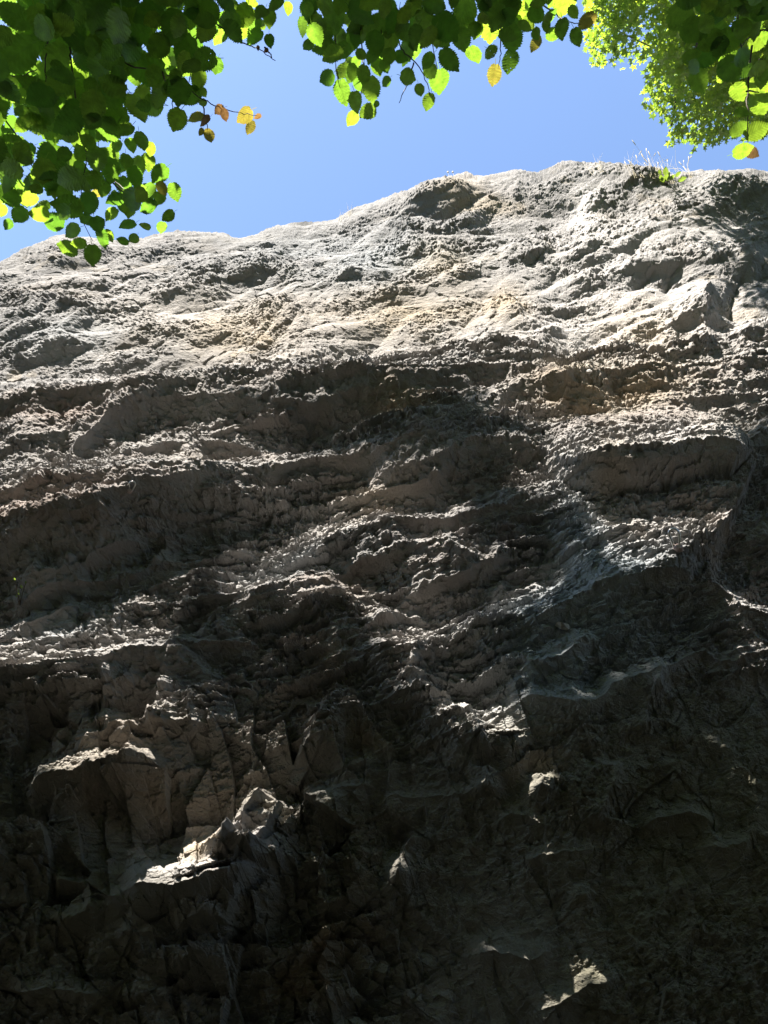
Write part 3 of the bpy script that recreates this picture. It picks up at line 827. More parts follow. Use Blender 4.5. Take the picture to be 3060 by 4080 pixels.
# ------------------------------------------------------------------ ground
def ground():
    n = 90
    xs = np.concatenate([np.linspace(-400, -30, 8, endpoint=False), np.linspace(-30, 30, n), np.linspace(30, 400, 9)[1:]])
    ys = np.concatenate([np.linspace(-400, -30, 8, endpoint=False), np.linspace(-30, 6.5, n), np.linspace(6.5, 400, 9)[1:]])
    gx, gy = np.meshgrid(xs, ys)
    z = .10 * perlin(gx * .4, gy * .4, 400) + .04 * perlin(gx * 1.7, gy * 1.7, 401)
    z += np.where(gy < -3, (-3 - gy) * np.where(gy > -40, .55, 0) + np.where(gy <= -40, 20.35, 0), 0)    # wooded bank behind
    z -= .12
    v = np.stack([gx, gy, z], -1)
    i = np.arange(v.shape[0] * v.shape[1]).reshape(v.shape[:2])
    q = np.stack([i[:-1, :-1], i[:-1, 1:], i[1:, 1:], i[1:, :-1]], -1).reshape(-1, 4)
    o = link('ground', np_mesh('ground', v.reshape(-1, 3), q), None, M_SOIL)
    tag(o, 'dark leaf-littered woodland ground at the foot of the rock', 'ground', kind='structure')
ground()

# ------------------------------------------------------------------ tubes
def tube_arrays(pts, radii, sides=6):
    pts = np.asarray(pts, float)
    n = len(pts)
    vs, fs = [], []
    for i in range(n):
        t = pts[min(i + 1, n - 1)] - pts[max(i - 1, 0)]
        t = t / (np.linalg.norm(t) + 1e-9)
        a = np.cross(t, (0.0, 0.0, 1.0) if abs(t[2]) < .9 else (1.0, 0, 0))
        a /= np.linalg.norm(a)
        b = np.cross(t, a)
        for k in range(sides):
            w = 2 * math.pi * k / sides
            vs.append(pts[i] + radii[i] * (math.cos(w) * a + math.sin(w) * b))
    for i in range(n - 1):
        for k in range(sides):
            k2 = (k + 1) % sides
            fs.append((i * sides + k, i * sides + k2, (i + 1) * sides + k2, (i + 1) * sides + k))
    return vs, fs

def smooth_path(pts, n=5, wob=0.0):
    pts = [np.asarray(p, float) for p in pts]
    out = []
    for i in range(len(pts) - 1):
        p0, p1, p2, p3 = pts[max(i - 1, 0)], pts[i], pts[i + 1], pts[min(i + 2, len(pts) - 1)]
        for k in range(n):
            t = k / n
            q = .5 * ((2 * p1) + (p2 - p0) * t + (2 * p0 - 5 * p1 + 4 * p2 - p3) * t * t + (3 * p1 - p0 - 3 * p2 + p3) * t ** 3)
            out.append(q + RNG.normal(0, wob, 3) if wob else q)
    out.append(pts[-1])
    return out

def tube(name, paths, mat, parent, sides=6):
    vs, fs = [], []
    for pts, radii in paths:
        v, f = tube_arrays(pts, radii, sides)
        o = len(vs)
        vs += v
        fs += [tuple(i + o for i in q) for q in f]
    me = bpy.data.meshes.new(name)
    me.from_pydata([tuple(v) for v in vs], [], fs)
    for p in me.polygons: p.use_smooth = True
    return link(name, me, parent, mat)

# ------------------------------------------------------------------ hazel leaves
def hazel_leaf_mesh(seed, slim=1.0):
    rr = random.Random(seed)
    n = 12
    vs, uvs, fs = [], [], []
    bend = rr.uniform(-.15, .38)
    twist = rr.uniform(-.35, .35)
    asym = rr.uniform(-.06, .06)
    wav = rr.uniform(.02, .07)
    fold = rr.uniform(.05, .22)
    mids, lefts, rights = [], [], []
    for i in range(n + 1):
        t = i / n
        zc = -bend * t * t
        mids.append(len(vs)); vs.append((0.02 * math.sin(3 * t + seed), t + (.05 if i == n else 0), zc)); uvs.append((0, t))
        if i in (0,):
            continue
    for side, store in ((-1, lefts), (1, rights)):
        for i in range(2 * n):
            t = (i + .3) / (2 * n) * .985 + .002
            w = (.47 + asym * side) * slim * (math.sin(math.pi * min(1, t ** .74)) ** .56)
            if t > .78:
                w *= 1 - .30 * ((t - .78) / .22)
            lobe = -.07 * math.exp(-(t / .05) ** 2)
            tooth = (.036 if i % 2 else -.020) * (1 if t < .93 else .4)
            w = max(.012, w + tooth * rr.uniform(.3, 1.7))
            y = t + lobe + (.012 if i % 2 else 0)
            z = -bend * t * t + fold * w + .022 * math.sin(i * math.pi / 1.5 + side) * w * 2 + side * w * twist * t + wav * math.sin(t * 7 + side * 1.7 + seed) * w
            store.append(len(vs)); vs.append((side * w, y, z)); uvs.append((side * w, t))
    for store, flip in ((lefts, False), (rights, True)):
        for i in range(n):
            a, b = mids[i], mids[i + 1]
            p, q = store[2 * i], store[2 * i + 1]
            r = store[2 * i + 2] if i < n - 1 else None
            for tri in ((a, p, q), (a, q, b)) + (((b, q, r),) if r is not None else ()):
                fs.append(tri if flip else tri[::-1])
    b0 = len(vs)
    cx_ = rr.uniform(-.10, .10)
    for x, y, z in ((-.014, .02, 0), (.014, .02, 0), (cx_ + .011, -.30, .08), (cx_ - .011, -.30, .08)):
        vs.append((x, y, z)); uvs.append((.0, .02))
    fs.append((b0, b0 + 1, b0 + 2)); fs.append((b0, b0 + 2, b0 + 3))
    me = bpy.data.meshes.new('leaf')
    me.from_pydata(vs, [], fs)
    ul = me.uv_layers.new(name='UVMap')
    for l in me.loops:
        ul.data[l.index].uv = uvs[l.vertex_index]
    for p in me.polygons: p.use_smooth = True
    return me

LEAFS = {}
for nm, mt, k in (('green', M_HAZEL, 12), ('eaten', M_HAZEL_HOLES, 2), ('lime', M_LIME, 5), ('yellow', M_YELLOW, 3), ('brown', M_BROWN, 2)):
    LEAFS[nm] = []
    for i in range(k):
        me = hazel_leaf_mesh(len(nm) * 100 + i, slim=(.82 if nm in ('yellow', 'brown') else random.uniform(.80, 1.06)))
        me.materials.append(mt)
        LEAFS[nm].append(me)

VIEW = np.array([0, math.cos(PITCH), math.sin(PITCH)])
def leaf_matrix(p, size, tip_deg, tilt, rr):
    """a leaf whose middle is at p, its underside towards a viewer below, its tip hanging"""
    d = p - CAM
    d = d / np.linalg.norm(d)
    right = np.cross(d, (0, 0, 1.0)); right /= np.linalg.norm(right)
    up = np.cross(right, d)
    a = math.radians(tip_deg)
    tip = math.cos(a) * (-up) + math.sin(a) * right
    nrm = d + right * rr.gauss(0, tilt) + up * rr.gauss(.15, tilt)
    nrm /= np.linalg.norm(nrm)
    yv = tip - nrm * np.dot(tip, nrm); yv /= np.linalg.norm(yv)
    xv = np.cross(yv, nrm)
    m = Matrix(((xv[0] * size, yv[0] * size, nrm[0] * size, 0), (xv[1] * size, yv[1] * size, nrm[1] * size, 0),
                (xv[2] * size, yv[2] * size, nrm[2] * size, 0), (0, 0, 0, 1)))
    o = p - yv * size * .5
    m.translation = Vector(o)
    return m

Z1 = lambda *p: [(x / 1.0843, y / 1.0843) + tuple(r) for x, y, *r in p]
Z2 = lambda *p: [(x / 1.0843 + 1530, y / 1.0843) + tuple(r) for x, y, *r in p]
# seen leaves: x, y, width in zoom pixels, kind, in sun
g_, l_, y_, b_, e_ = 'green', 'lime', 'yellow', 'brown', 'eaten'
LEFT = Z1((465, 245, 110, g_, 0), (410, 290, 45, g_, 0), (495, 420, 85, g_, 0), (590, 475, 110, g_, 0), (630, 300, 130, g_, 0), (800, 215, 90, g_, 0), (880, 260, 90, e_, 0),
          (790, 275, 80, g_, 0), (860, 345, 80, g_, 0), (830, 420, 80, g_, 0), (765, 520, 80, g_, 0), (935, 285, 60, g_, 1), (890, 140, 90, g_, 0), (750, 390, 80, g_, 0),
          (690, 420, 80, g_, 0), (610, 612, 70, g_, 0), (565, 625, 50, l_, 1), (650, 645, 50, l_, 1), (440, 420, 60, g_, 1), (590, 730, 90, g_, 1), (690, 755, 80, g_, 1), (755, 830, 65, g_, 0),
          (500, 860, 70, g_, 0), (640, 895, 70, g_, 0), (690, 860, 60, g_, 0), (730, 935, 55, g_, 0), (700, 985, 50, g_, 0), (625, 975, 45, l_, 1), (560, 900, 70, g_, 1), (550, 970, 65, g_, 1),
          (480, 925, 60, g_, 1), (530, 1040, 45, l_, 1), (290, 1070, 80, l_, 1), (340, 1050, 55, l_, 1), (400, 1105, 85, g_, 0), (440, 1030, 80, g_, 0), (310, 1000, 70, g_, 0), (230, 960, 75, g_, 1),
          (170, 930, 70, l_, 1), (85, 930, 65, g_, 1), (33, 970, 42, g_, 1), (8, 910, 45, l_, 1), (180, 890, 60, l_, 1), (30, 840, 100, g_, 0), (290, 890, 110, g_, 0), (380, 880, 90, g_, 0),
          (420, 835, 48, y_, 1), (350, 660, 60, g_, 0), (210, 690, 120, g_, 0), (300, 590, 60, g_, 0), (190, 510, 130, g_, 0), (340, 410, 110, g_, 0), (460, 570, 120, g_, 0),
          (90, 540, 60, l_, 1), (75, 435, 40, l_, 1), (125, 485, 45, l_, 1), (105, 630, 45, l_, 1), (500, 640, 60, g_, 1), (640, 700, 60, l_, 1), (470, 1020, 50, l_, 1), (575, 1030, 45, g_, 1),
          (70, 240, 150, g_, 0), (240, 260, 120, g_, 0), (200, 100, 120, g_, 0), (60, 60, 110, g_, 0), (550, 120, 140, g_, 0), (350, 250, 90, g_, 0), (420, 60, 120, g_, 0), (650, 60, 110, g_, 0),
          (750, 120, 110, g_, 0), (140, 370, 100, g_, 0), (30, 380, 90, g_, 0), (50, 650, 110, g_, 0), (130, 780, 90, g_, 0), (240, 800, 100, g_, 0), (420, 690, 90, g_, 0), (540, 560, 70, g_, 0),
          (680, 200, 90, g_, 0), (560, 220, 90, g_, 0), (480, 740, 90, g_, 0), (540, 810, 80, g_, 1), (610, 830, 60, g_, 1), (395, 780, 90, g_, 0), (120, 860, 70, l_, 1), (700, 815, 45, y_, 0),
          (905, 60, 80, g_, 0), (830, 60, 90, g_, 0), (1000, 30, 60, g_, 0), (950, 160, 60, g_, 1), (990, 90, 80, g_, 0), (1050, 70, 80, g_, 0), (1040, 140, 60, l_, 1), (1100, 165, 70, g_, 1), (1165, 175, 48, g_, 0),
          (1165, 80, 62, g_, 0), (1130, 50, 60, g_, 0), (1245, 35, 40, l_, 1), (1190, 15, 60, g_, 0), (960, 100, 45, l_, 1), (1130, 105, 40, l_, 1), (1085, 15, 50, l_, 1))
TWIGLEAVES = Z1((848, 505, 48, y_, 1), (882, 522, 46, b_, 0), (904, 586, 46, y_, 1), (950, 475, 42, b_, 0), (972, 497, 36, b_, 0), (1055, 500, 62, y_, 1), (1078, 550, 46, y_, 1), (1113, 503, 24, b_, 0),
                (875, 445, 35, g_, 0), (868, 570, 25, y_, 0), (880, 400, 34, g_, 0), (1150, 218, 16, b_, 0), (1115, 207, 14, b_, 0))
CENTRE = Z1((1310, 115, 60, g_, 0), (1330, 50, 72, g_, 0), (1330, 195, 52, g_, 0), (1400, 212, 85, g_, 0), (1355, 140, 50, g_, 0), (1440, 100, 100, g_, 0), (1485, 220, 60, g_, 0), (1410, 335, 65, g_, 0),
            (1482, 310, 75, g_, 1), (1480, 400, 85, g_, 0), (1542, 270, 42, l_, 1), (1570, 325, 65, g_, 0), (1548, 362, 50, g_, 1), (1535, 440, 70, g_, 0), (1585, 482, 70, g_, 0), (1520, 512, 58, l_, 1),
            (1610, 385, 85, g_, 0), (1630, 290, 62, l_, 1), (1620, 190, 80, g_, 0), (1620, 110, 90, g_, 0), (1540, 150, 80, g_, 0), (1560, 60, 100, g_, 0), (1625, 450, 25, g_, 0), (1400, 20, 80, g_, 0), (1480, 20, 80, g_, 0)) \
    + Z2((40, 95, 80, g_, 0), (25, 180, 75, g_, 0), (5, 285, 48, g_, 0), (8, 355, 45, g_, 0), (135, 215, 62, g_, 1), (75, 245, 50, g_, 0), (105, 335, 66, g_, 0), (190, 265, 60, g_, 0), (200, 312, 62, g_, 0),
         (155, 390, 46, g_, 0), (240, 355, 84, l_, 1), (192, 440, 60, l_, 1), (285, 262, 92, g_, 0), (335, 170, 84, g_, 0), (390, 240, 72, l_, 1), (465, 230, 62, e_, 0), (475, 325, 60, y_, 1),
         (545, 268, 76, e_, 0), (555, 170, 92, g_, 0), (460, 115, 100, l_, 1), (270, 120, 110, g_, 0), (180, 90, 84, g_, 0), (240, 165, 84, g_, 0), (340, 60, 100, g_, 0), (540, 40, 84, g_, 0), (640, 12, 62, l_, 1),
         (620, 100, 64, l_, 1), (660, 147, 46, g_, 0), (655, 190, 46, y_, 1), (715, 75, 62, g_, 0), (768, 125, 72, g_, 0), (775, 20, 84, l_, 1), (820, 52, 46, g_, 0), (832, 162, 60, g_, 0), (875, 92, 60, y_, 0),
         (730, 152, 50, l_, 1), (700, 112, 42, g_, 0), (600, 40, 62, l_, 1), (120, 30, 80, g_, 0), (220, 20, 90, g_, 0), (440, 30, 90, g_, 0), (30, 30, 60, g_, 0), (385, 130, 60, g_, 0), (570, 100, 50, l_, 1))
RIGHT = Z2((1285, 70, 92, g_, 0), (1340, 135, 90, g_, 0), (1445, 130, 84, g_, 0), (1400, 225, 100, g_, 0), (1365, 350, 84, g_, 0), (1500, 300, 92, g_, 0), (1490, 245, 62, l_, 1), (1560, 300, 62, g_, 0),
           (1548, 130, 62, l_, 0), (1590, 80, 100, g_, 0), (1605, 190, 54, l_, 1), (1640, 160, 46, l_, 1), (1640, 40, 64, g_, 0), (1530, 402, 64, l_, 1), (1620, 375, 72, l_, 1), (1622, 455, 84, l_, 1),
           (1535, 555, 62, l_, 1), (1612, 565, 84, l_, 1), (1552, 650, 66, l_, 1), (1590, 660, 42, b_, 1), (1548, 490, 52, l_, 0), (1545, 250, 60, l_, 1), (1500, 30, 84, g_, 0), (1425, 40, 64, g_, 0), (1380, 20, 64, g_, 0),
           (1330, 240, 60, g_, 0), (1470, 330, 50, l_, 1), (1430, 170, 50, g_, 0), (1550, 20, 80, g_, 0), (1345, 290, 60, g_, 0), (1600, 130, 60, g_, 0))
D1659 = 3060 / 1659.0
def poly(*p): return [(x * D1659, y * D1659) for x, y in p]
FILL_LEFT = poly((-40, -60), (420, -60), (440, 40), (445, 120), (420, 190), (350, 215), (300, 250), (275, 330), (320, 390), (350, 430), (310, 460), (215, 490), (160, 490), (80, 430), (-40, 430))
FILL_LEFT2 = poly((330, -60), (640, -60), (590, 20), (560, 60), (470, 80), (430, 60))
FILL_CENTRE = poly((640, -60), (1255, -60), (1235, 60), (1140, 70), (1100, 100), (1000, 95), (950, 150), (880, 120), (820, 130), (790, 200), (760, 200), (720, 150), (690, 90), (650, 50))
FILL_RIGHT = poly((1480, -60), (1700, -60), (1700, 240), (1640, 200), (1580, 130), (1510, 110))

def inside(pt, pl):
    x, y = pt
    c = False
    for i in range(len(pl)):
        (x1, y1), (x2, y2) = pl[i - 1], pl[i]
        if (y1 > y) != (y2 > y) and x < (x2 - x1) * (y - y1) / (y2 - y1 + 1e-12) + x1:
            c = not c
    return c

LIT_POINTS, SHADE_POINTS, MAPLE_POINTS = [], [], []
def hazel(name, label, foot, lists, fills, dist, twigs, stems):
    """one hazel: stems and boughs from the ground, hanging shoots in view, leaves"""
    rr = random.Random(len(label))
    root = empty(name, foot)
    tag(root, label, 'tree', 'hazels hanging over the path')
    foot = np.array(foot, float)
    ends = []
    tips = []
    for i, (pts, r) in enumerate(stems):
        P_ = [foot + np.array((rr.uniform(-.1, .1), rr.uniform(-.1, .1), -.2))] + [np.array(p, float) for p in pts]
        path = smooth_path(P_, 6, .006)
        n = len(path)
        tube('trunk' if i == 0 else 'bough', [(path, [r * (1 - .86 * k / n) for k in range(n)])], M_BARK, root, 8)
        tips += path[n // 2:]
    for pts in twigs:
        n0 = len(pts)
        P_ = [px_at(u, v, dist * (1 + .04 * math.sin(i * 1.7))) for i, (u, v) in enumerate(pts)]
        path = smooth_path(P_, 5, .0015)
        n = len(path)
        lead = [(path, [.0033 * (1 - .68 * k / n) for k in range(n)])]
        if pts[0][1] < 0:                       # the branch that carries this shoot, above the picture
            t0 = min(tips, key=lambda q: np.linalg.norm(q - path[0]) + .3 * rr.random())
            lp = smooth_path([t0, (t0 + path[0]) / 2 + np.array((rr.uniform(-.05, .05), rr.uniform(-.05, .02), .08)), path[0]], 5)
            lead.append((lp, [.0065 - .0038 * k / len(lp) for k in range(len(lp))]))
        tube('twig', lead, M_TWIG, root, 5)
    cand = []
    for lst in lists:
        for u, v, w, kind, lit in lst:
            cand.append((u, v, w / 1.0843, kind, lit, dist * (rr.uniform(1.04, 1.11) if lit else rr.uniform(.93, 1.03))))
    for pl, n, near, far, lim in fills:
        xs, ys = [p[0] for p in pl], [p[1] for p in pl]
        k = 0
        while k < n:
            u, v = rr.uniform(min(xs), max(xs)), rr.uniform(min(ys), max(ys))
            if not inside((u, v), pl): continue
            k += 1
            dd = rr.uniform(near, far)
            cand.append((u, v, rr.choice((.05, .062, .075)) * rr.uniform(.8, 1.2) / dd * FPX, g_ if rr.random() > lim else l_, 0, dd))
    if True:
        V_, F_, nv = [], [], 0
        srcs = []
        for me in LEAFS[g_][:5]:
            co = np.empty(len(me.vertices) * 3, np.float32); me.vertices.foreach_get('co', co)
            srcs.append((co.reshape(-1, 3), np.array([tuple(q.vertices[:3]) for q in me.polygons])))
        pl = fills[0][0]
        xs, ys = [p[0] for p in pl], [p[1] for p in pl]
        spots = []
        while len(fills) == 2 and len(spots) < 190:
            u, v = rr.uniform(min(xs), max(xs)), rr.uniform(min(ys), max(ys))
            if inside((u, v), pl) and rr.random() > .8 * sstep(300, 900, v): spots.append((u, v, rr.uniform(2.9, 3.6)))
        x0 = min(q[0] for f in fills for q in f[0]); x1 = max(q[0] for f in fills for q in f[0])
        for _ in range(90):                    # the same spray goes on above the picture
            spots.append((rr.uniform(x0 - 80, x1 + 80), rr.uniform(-620, -110), dist * rr.uniform(.88, 1.15)))
        for u, v, dd in spots:
            M = np.array(leaf_matrix(px_at(u, v, dd), .068 * rr.uniform(.7, 1.25), rr.gauss(0, 42), .42, rr))
            co, fa = rr.choice(srcs)
            V_.append(co @ M[:3, :3].T + M[:3, 3]); F_.append(fa + nv); nv += len(co)
        fo = link('foliage', np_mesh('foliage', np.concatenate(V_), np.concatenate(F_)), root, M_FAR)
        tag(fo, kind='stuff')
    for u, v, w, kind, lit, dd in cand:
        p = px_at(u, v, dd)
        size = w / FPX * dd * (.98 if kind not in (y_, b_) else 1.15)
        me = rr.choice(LEAFS[kind])
        o = bpy.data.objects.new('leaf', me)
        o.matrix_world = leaf_matrix(p, size, rr.gauss(0, 42), .42, rr)
        COL.objects.link(o)
        o.parent = root
        o.matrix_parent_inverse = Matrix.Translation(-Vector(root.location))
        if kind == y_: o['label'] = 'yellowing leaf'
        elif kind == b_: o['label'] = 'small brown withered leaf'
        (LIT_POINTS if lit else SHADE_POINTS).append(p)
    return root

def zz(f, *p): return [q[:2] for q in f(*[(x, y) for x, y in p])]
TW_LEFT = [zz(Z1, (330, -60), (350, 80), (305, 210), (312, 300), (330, 480), (350, 600), (375, 680), (345, 850), (345, 930), (400, 1040)),
           zz(Z1, (230, -60), (210, 90), (200, 230), (195, 330), (222, 440)),
           zz(Z1, (420, -60), (455, 90), (500, 200), (560, 280), (700, 310), (800, 375), (880, 430), (960, 468), (1040, 488), (1110, 500)),
           zz(Z1, (-30, 470), (60, 565), (110, 680), (200, 775)), zz(Z1, (700, 310), (735, 400), (745, 475)),
           zz(Z1, (880, -60), (895, 60), (960, 120), (1060, 190), (1120, 215), (1190, 262)), zz(Z1, (860, 120), (830, 230), (815, 370)),
           zz(Z1, (375, 680), (480, 770), (560, 830), (640, 850)), zz(Z1, (470, 780), (560, 850), (600, 880)), zz(Z1, (0, 320), (90, 330), (160, 300)), zz(Z1, (880, 430), (882, 500), (895, 560)),
           zz(Z1, (480, 330), (490, 350), (500, 400)), zz(Z1, (1145, 205), (1170, 235), (1172, 250))]
TW_CENTRE = [zz(Z1, (1420, -60), (1440, 60), (1450, 200), (1452, 300), (1470, 380)), zz(Z1, (1560, -60), (1590, 40), (1640, 110), (1659, 200)), zz(Z1, (1560, 120), (1565, 230), (1570, 310), (1560, 430)),
             zz(Z2, (130, -60), (160, 20), (180, 80), (210, 200), (230, 300)), zz(Z2, (20, 100), (60, 170), (80, 220), (150, 290), (190, 370), (195, 410)), zz(Z2, (520, -60), (510, 80), (500, 180), (505, 230), (495, 290)),
             zz(Z2, (690, -60), (660, 50), (645, 120)), zz(Z2, (640, -20), (740, 60), (800, 95), (850, 105)), zz(Z2, (130, 270), (100, 360), (65, 445)), zz(Z2, (162, 150), (158, 180))]
TW_RIGHT = [zz(Z2, (1440, -60), (1425, 10), (1400, 80), (1360, 170), (1325, 245)), zz(Z2, (1520, -60), (1530, 90), (1545, 200), (1550, 265)), zz(Z2, (1590, 200), (1572, 360), (1570, 480), (1572, 615)),
            zz(Z2, (1659, 130), (1600, 140), (1545, 200)), zz(Z2, (1570, 390), (1620, 400)), zz(Z2, (1360, 170), (1345, 220), (1340, 300))]
hazel('hazel_tree', 'hazel with a dense dark curtain of leaves over the low end of the skyline', (-2.1, -.9, 0), [LEFT, TWIGLEAVES],
      [(FILL_LEFT, 150, 2.3, 3.0, .05), (FILL_LEFT2, 22, 2.4, 3.0, .15)], 2.75, TW_LEFT,
      [([(-1.9, -.8, 1.4), (-1.6, -.4, 3.0), (-1.1, .1, 4.3), (-.6, .3, 4.8)], .055), ([(-2.3, -.5, 1.5), (-2.1, .1, 3.2), (-1.6, .5, 4.35)], .04), ([(-2.0, -.7, 1.5), (-1.5, -.2, 3.6), (-.5, .2, 4.75), (.1, .3, 5.0)], .04)])
hazel('hazel_tree', 'hazel spray of round leaves hanging high between the other two sprays', (.5, -1.6, 0), [CENTRE], [(FILL_CENTRE, 90, 2.8, 3.5, .15)], 3.2, TW_CENTRE,
      [([(.5, -1.4, 1.6), (.4, -.8, 3.6), (.3, -.1, 5.1), (.2, .45, 5.25)], .05), ([(.7, -1.3, 1.6), (.9, -.6, 3.8), (.9, .2, 5.1), (.8, .5, 5.2)], .04)])
hazel('hazel_tree', 'hazel shoot with large yellow-green leaves hanging in front of the small-leaved maple', (2.4, -1.0, 0), [RIGHT], [(FILL_RIGHT, 26, 2.45, 2.9, .12)], 2.9, TW_RIGHT,
      [([(2.3, -.9, 1.4), (2.1, -.3, 3.0), (1.75, .25, 4.4), (1.5, .45, 4.7)], .05), ([(2.5, -.7, 1.4), (2.3, .1, 3.2), (1.95, .55, 4.3)], .035)])

# ------------------------------------------------------------------ the maple on the cliff top
def star_leaf():
    """field maple leaf: five blunt lobes"""
    out = []
    for k in range(11):
        a = -math.pi / 2 + math.radians(18) + k * math.radians(324) / 10
        r = (.50 if k in (1, 9) else .58 if k in (3, 7) else .62 if k == 5 else .26) if k not in (0, 10) else .14
        out.append((r * math.cos(a), r * math.sin(a)))
    return out
STAR = star_leaf()
def maple():
    rr = random.Random(5)
    foot = np.array((10.2, 8.0, 15.2))
    hit = BVH.ray_cast(Vector((10.2, 8.0, 40)), Vector((0, 0, -1)))
    if hit[0] is not None: foot[2] = hit[0][2] - .1
    root = empty('maple_tree', foot)
    tag(root, 'sunlit small-leaved maple leaning out over the cliff edge under the blue sky', 'tree')
    R0 = 12.6
    centre = px_at(2780, 150, R0)
    tr = smooth_path([foot, foot + (.5, -.2, 1.8), foot + (.3, -1.6, 3.6), centre + np.array((2.8, 1.3, 2.6)), centre + np.array((.6, .2, 1.9))], 7, .01)
    tube('trunk', [(tr, [.16 * (1 - .7 * k / len(tr)) for k in range(len(tr))])], M_BARK, root, 9)
    outline = poly((1258, -140), (1257, 40), (1268, 90), (1275, 140), (1330, 140), (1385, 145), (1405, 165), (1390, 200), (1392, 235), (1440, 262), (1445, 300), (1475, 325), (1540, 312), (1600, 296), (1659, 288), (1790, 300), (1900, 200), (1900, -140))
    xs, ys = [p[0] for p in outline], [p[1] for p in outline]
    clumps = []
    while len(clumps) < 190:
        u, v = rr.uniform(min(xs), max(xs)), rr.uniform(min(ys), max(ys))
        if inside((u, v), outline): clumps.append((u, v, R0 + rr.uniform(-1.3, 1.3)))
    MAPLE_POINTS.extend(px_at(*c) for c in clumps[::2])
    limbs = []
    for k in range(0, 190, 4):
        e = px_at(*clumps[k])
        s = tr[rr.randrange(len(tr) * 3 // 4, len(tr))]
        mid = (s + e) / 2 + np.array((rr.uniform(-.2, .2), rr.uniform(-.2, .2), rr.uniform(.1, .5)))
        limbs.append((smooth_path([s, mid, e], 4, .01), [.022 - .0018 * i for i in range(9)]))
    tube('limb', limbs, M_BARK, root, 5)
    pos = []
    while len(pos) < 12500:
        c = rr.choice(clumps)
        p = px_at(*c) + np.array([rr.gauss(0, .17), rr.gauss(0, .20), rr.gauss(0, .13)])
        u, v = to_px(p)
        if inside((float(u) + rr.gauss(0, 10), float(v) + rr.gauss(0, 10)), outline): pos.append(p)
    pos.sort(key=lambda q: np.linalg.norm(q - CAM))
    star3 = [(x, y, -.10 * (x * x + y * y) * 2) for x, y in STAR]
    n = len(star3)
    tris = [(0, n, n - 1)] + [(n, i, i + 1) for i in range(n - 1)]
    base = np.array(star3 + [(0, -.08, .04)])
    lm = bpy.data.meshes.new('maple_leaf')
    lm.from_pydata([tuple(v) for v in base], [], [t for t in tris if len(set(t)) == 3])
    lm.materials.append(M_MAPLE)
    def frame(p):
        nrm = np.array((rr.gauss(-.05, .45), rr.gauss(-.10, .45), 1.0)); nrm /= np.linalg.norm(nrm)
        a = rr.uniform(0, 2 * math.pi)
        x = np.cross(nrm, (math.cos(a), math.sin(a), .1)); x /= np.linalg.norm(x)
        return x, np.cross(nrm, x), nrm, .102 * rr.uniform(.7, 1.2)
    vis = [p for p in pos if -20 < to_px(p)[0] < 3080 and -20 < to_px(p)[1] < 640]
    single = vis[:300]
    sset = set(id(p) for p in single)
    for p in single:
        x, y, nn, s = frame(p)
        o = bpy.data.objects.new('leaf', lm)
        o.matrix_world = Matrix(((x[0] * s, y[0] * s, nn[0] * s, p[0]), (x[1] * s, y[1] * s, nn[1] * s, p[1]), (x[2] * s, y[2] * s, nn[2] * s, p[2]), (0, 0, 0, 1)))
        COL.objects.link(o); o.parent = root
        o.matrix_parent_inverse = Matrix.Translation(-Vector(root.location))
    V_, F_ = [], []
    tri = np.array([t for t in tris if len(set(t)) == 3])
    for p in pos:
        if id(p) in sset: continue
        x, y, nn, s = frame(p)
        F_.append(tri + len(V_) * (n + 1))
        V_.append(p + s * (base[:, :1] * x + base[:, 1:2] * y + base[:, 2:] * nn))
    o = link('crown', np_mesh('crown', np.concatenate(V_), np.concatenate(F_)), root, M_MAPLE)
    tag(o, kind='stuff')
maple()

# ------------------------------------------------------------------ woodland canopy behind and above the camera (it throws the dappled shade)
_gu, _gv = np.meshgrid(np.arange(-1500, 4600, 20.0), np.arange(0, 5000, 20.0))
_n = perlin(_gu / 260, _gv / 170, 777) + .5 * perlin(_gu / 90, _gv / 70, 778)
LIGHT = np.maximum(sstep(1560, 1470, _gv) * .96, patch_map(_gu, _gv))
for _cu, _cv, _ru, _rv, _a in ((330, 1960, 430, 110, .95), (700, 1760, 260, 90, .9), (1350, 1950, 250, 70, .85), (2250, 1850, 300, 120, .8)):
    LIGHT = np.maximum(LIGHT, _a * np.exp(-(((_gu - _cu) / _ru) ** 2 + ((_gv - _cv) / _rv) ** 2) ** 2))
LIGHT *= 1 - .25 * sstep(.05, .40, _n) * sstep(1500, 1620, _gv)      # leaves hang into the sunny gaps too
def light_wanted(u, v):
    """how far the photograph shows the sun reaching this place on the wall"""
    i, j = int((v - 0) / 20), int((u + 1500) / 20)
    return float(LIGHT[min(max(i, 0), LIGHT.shape[0] - 1), min(max(j, 0), LIGHT.shape[1] - 1)])

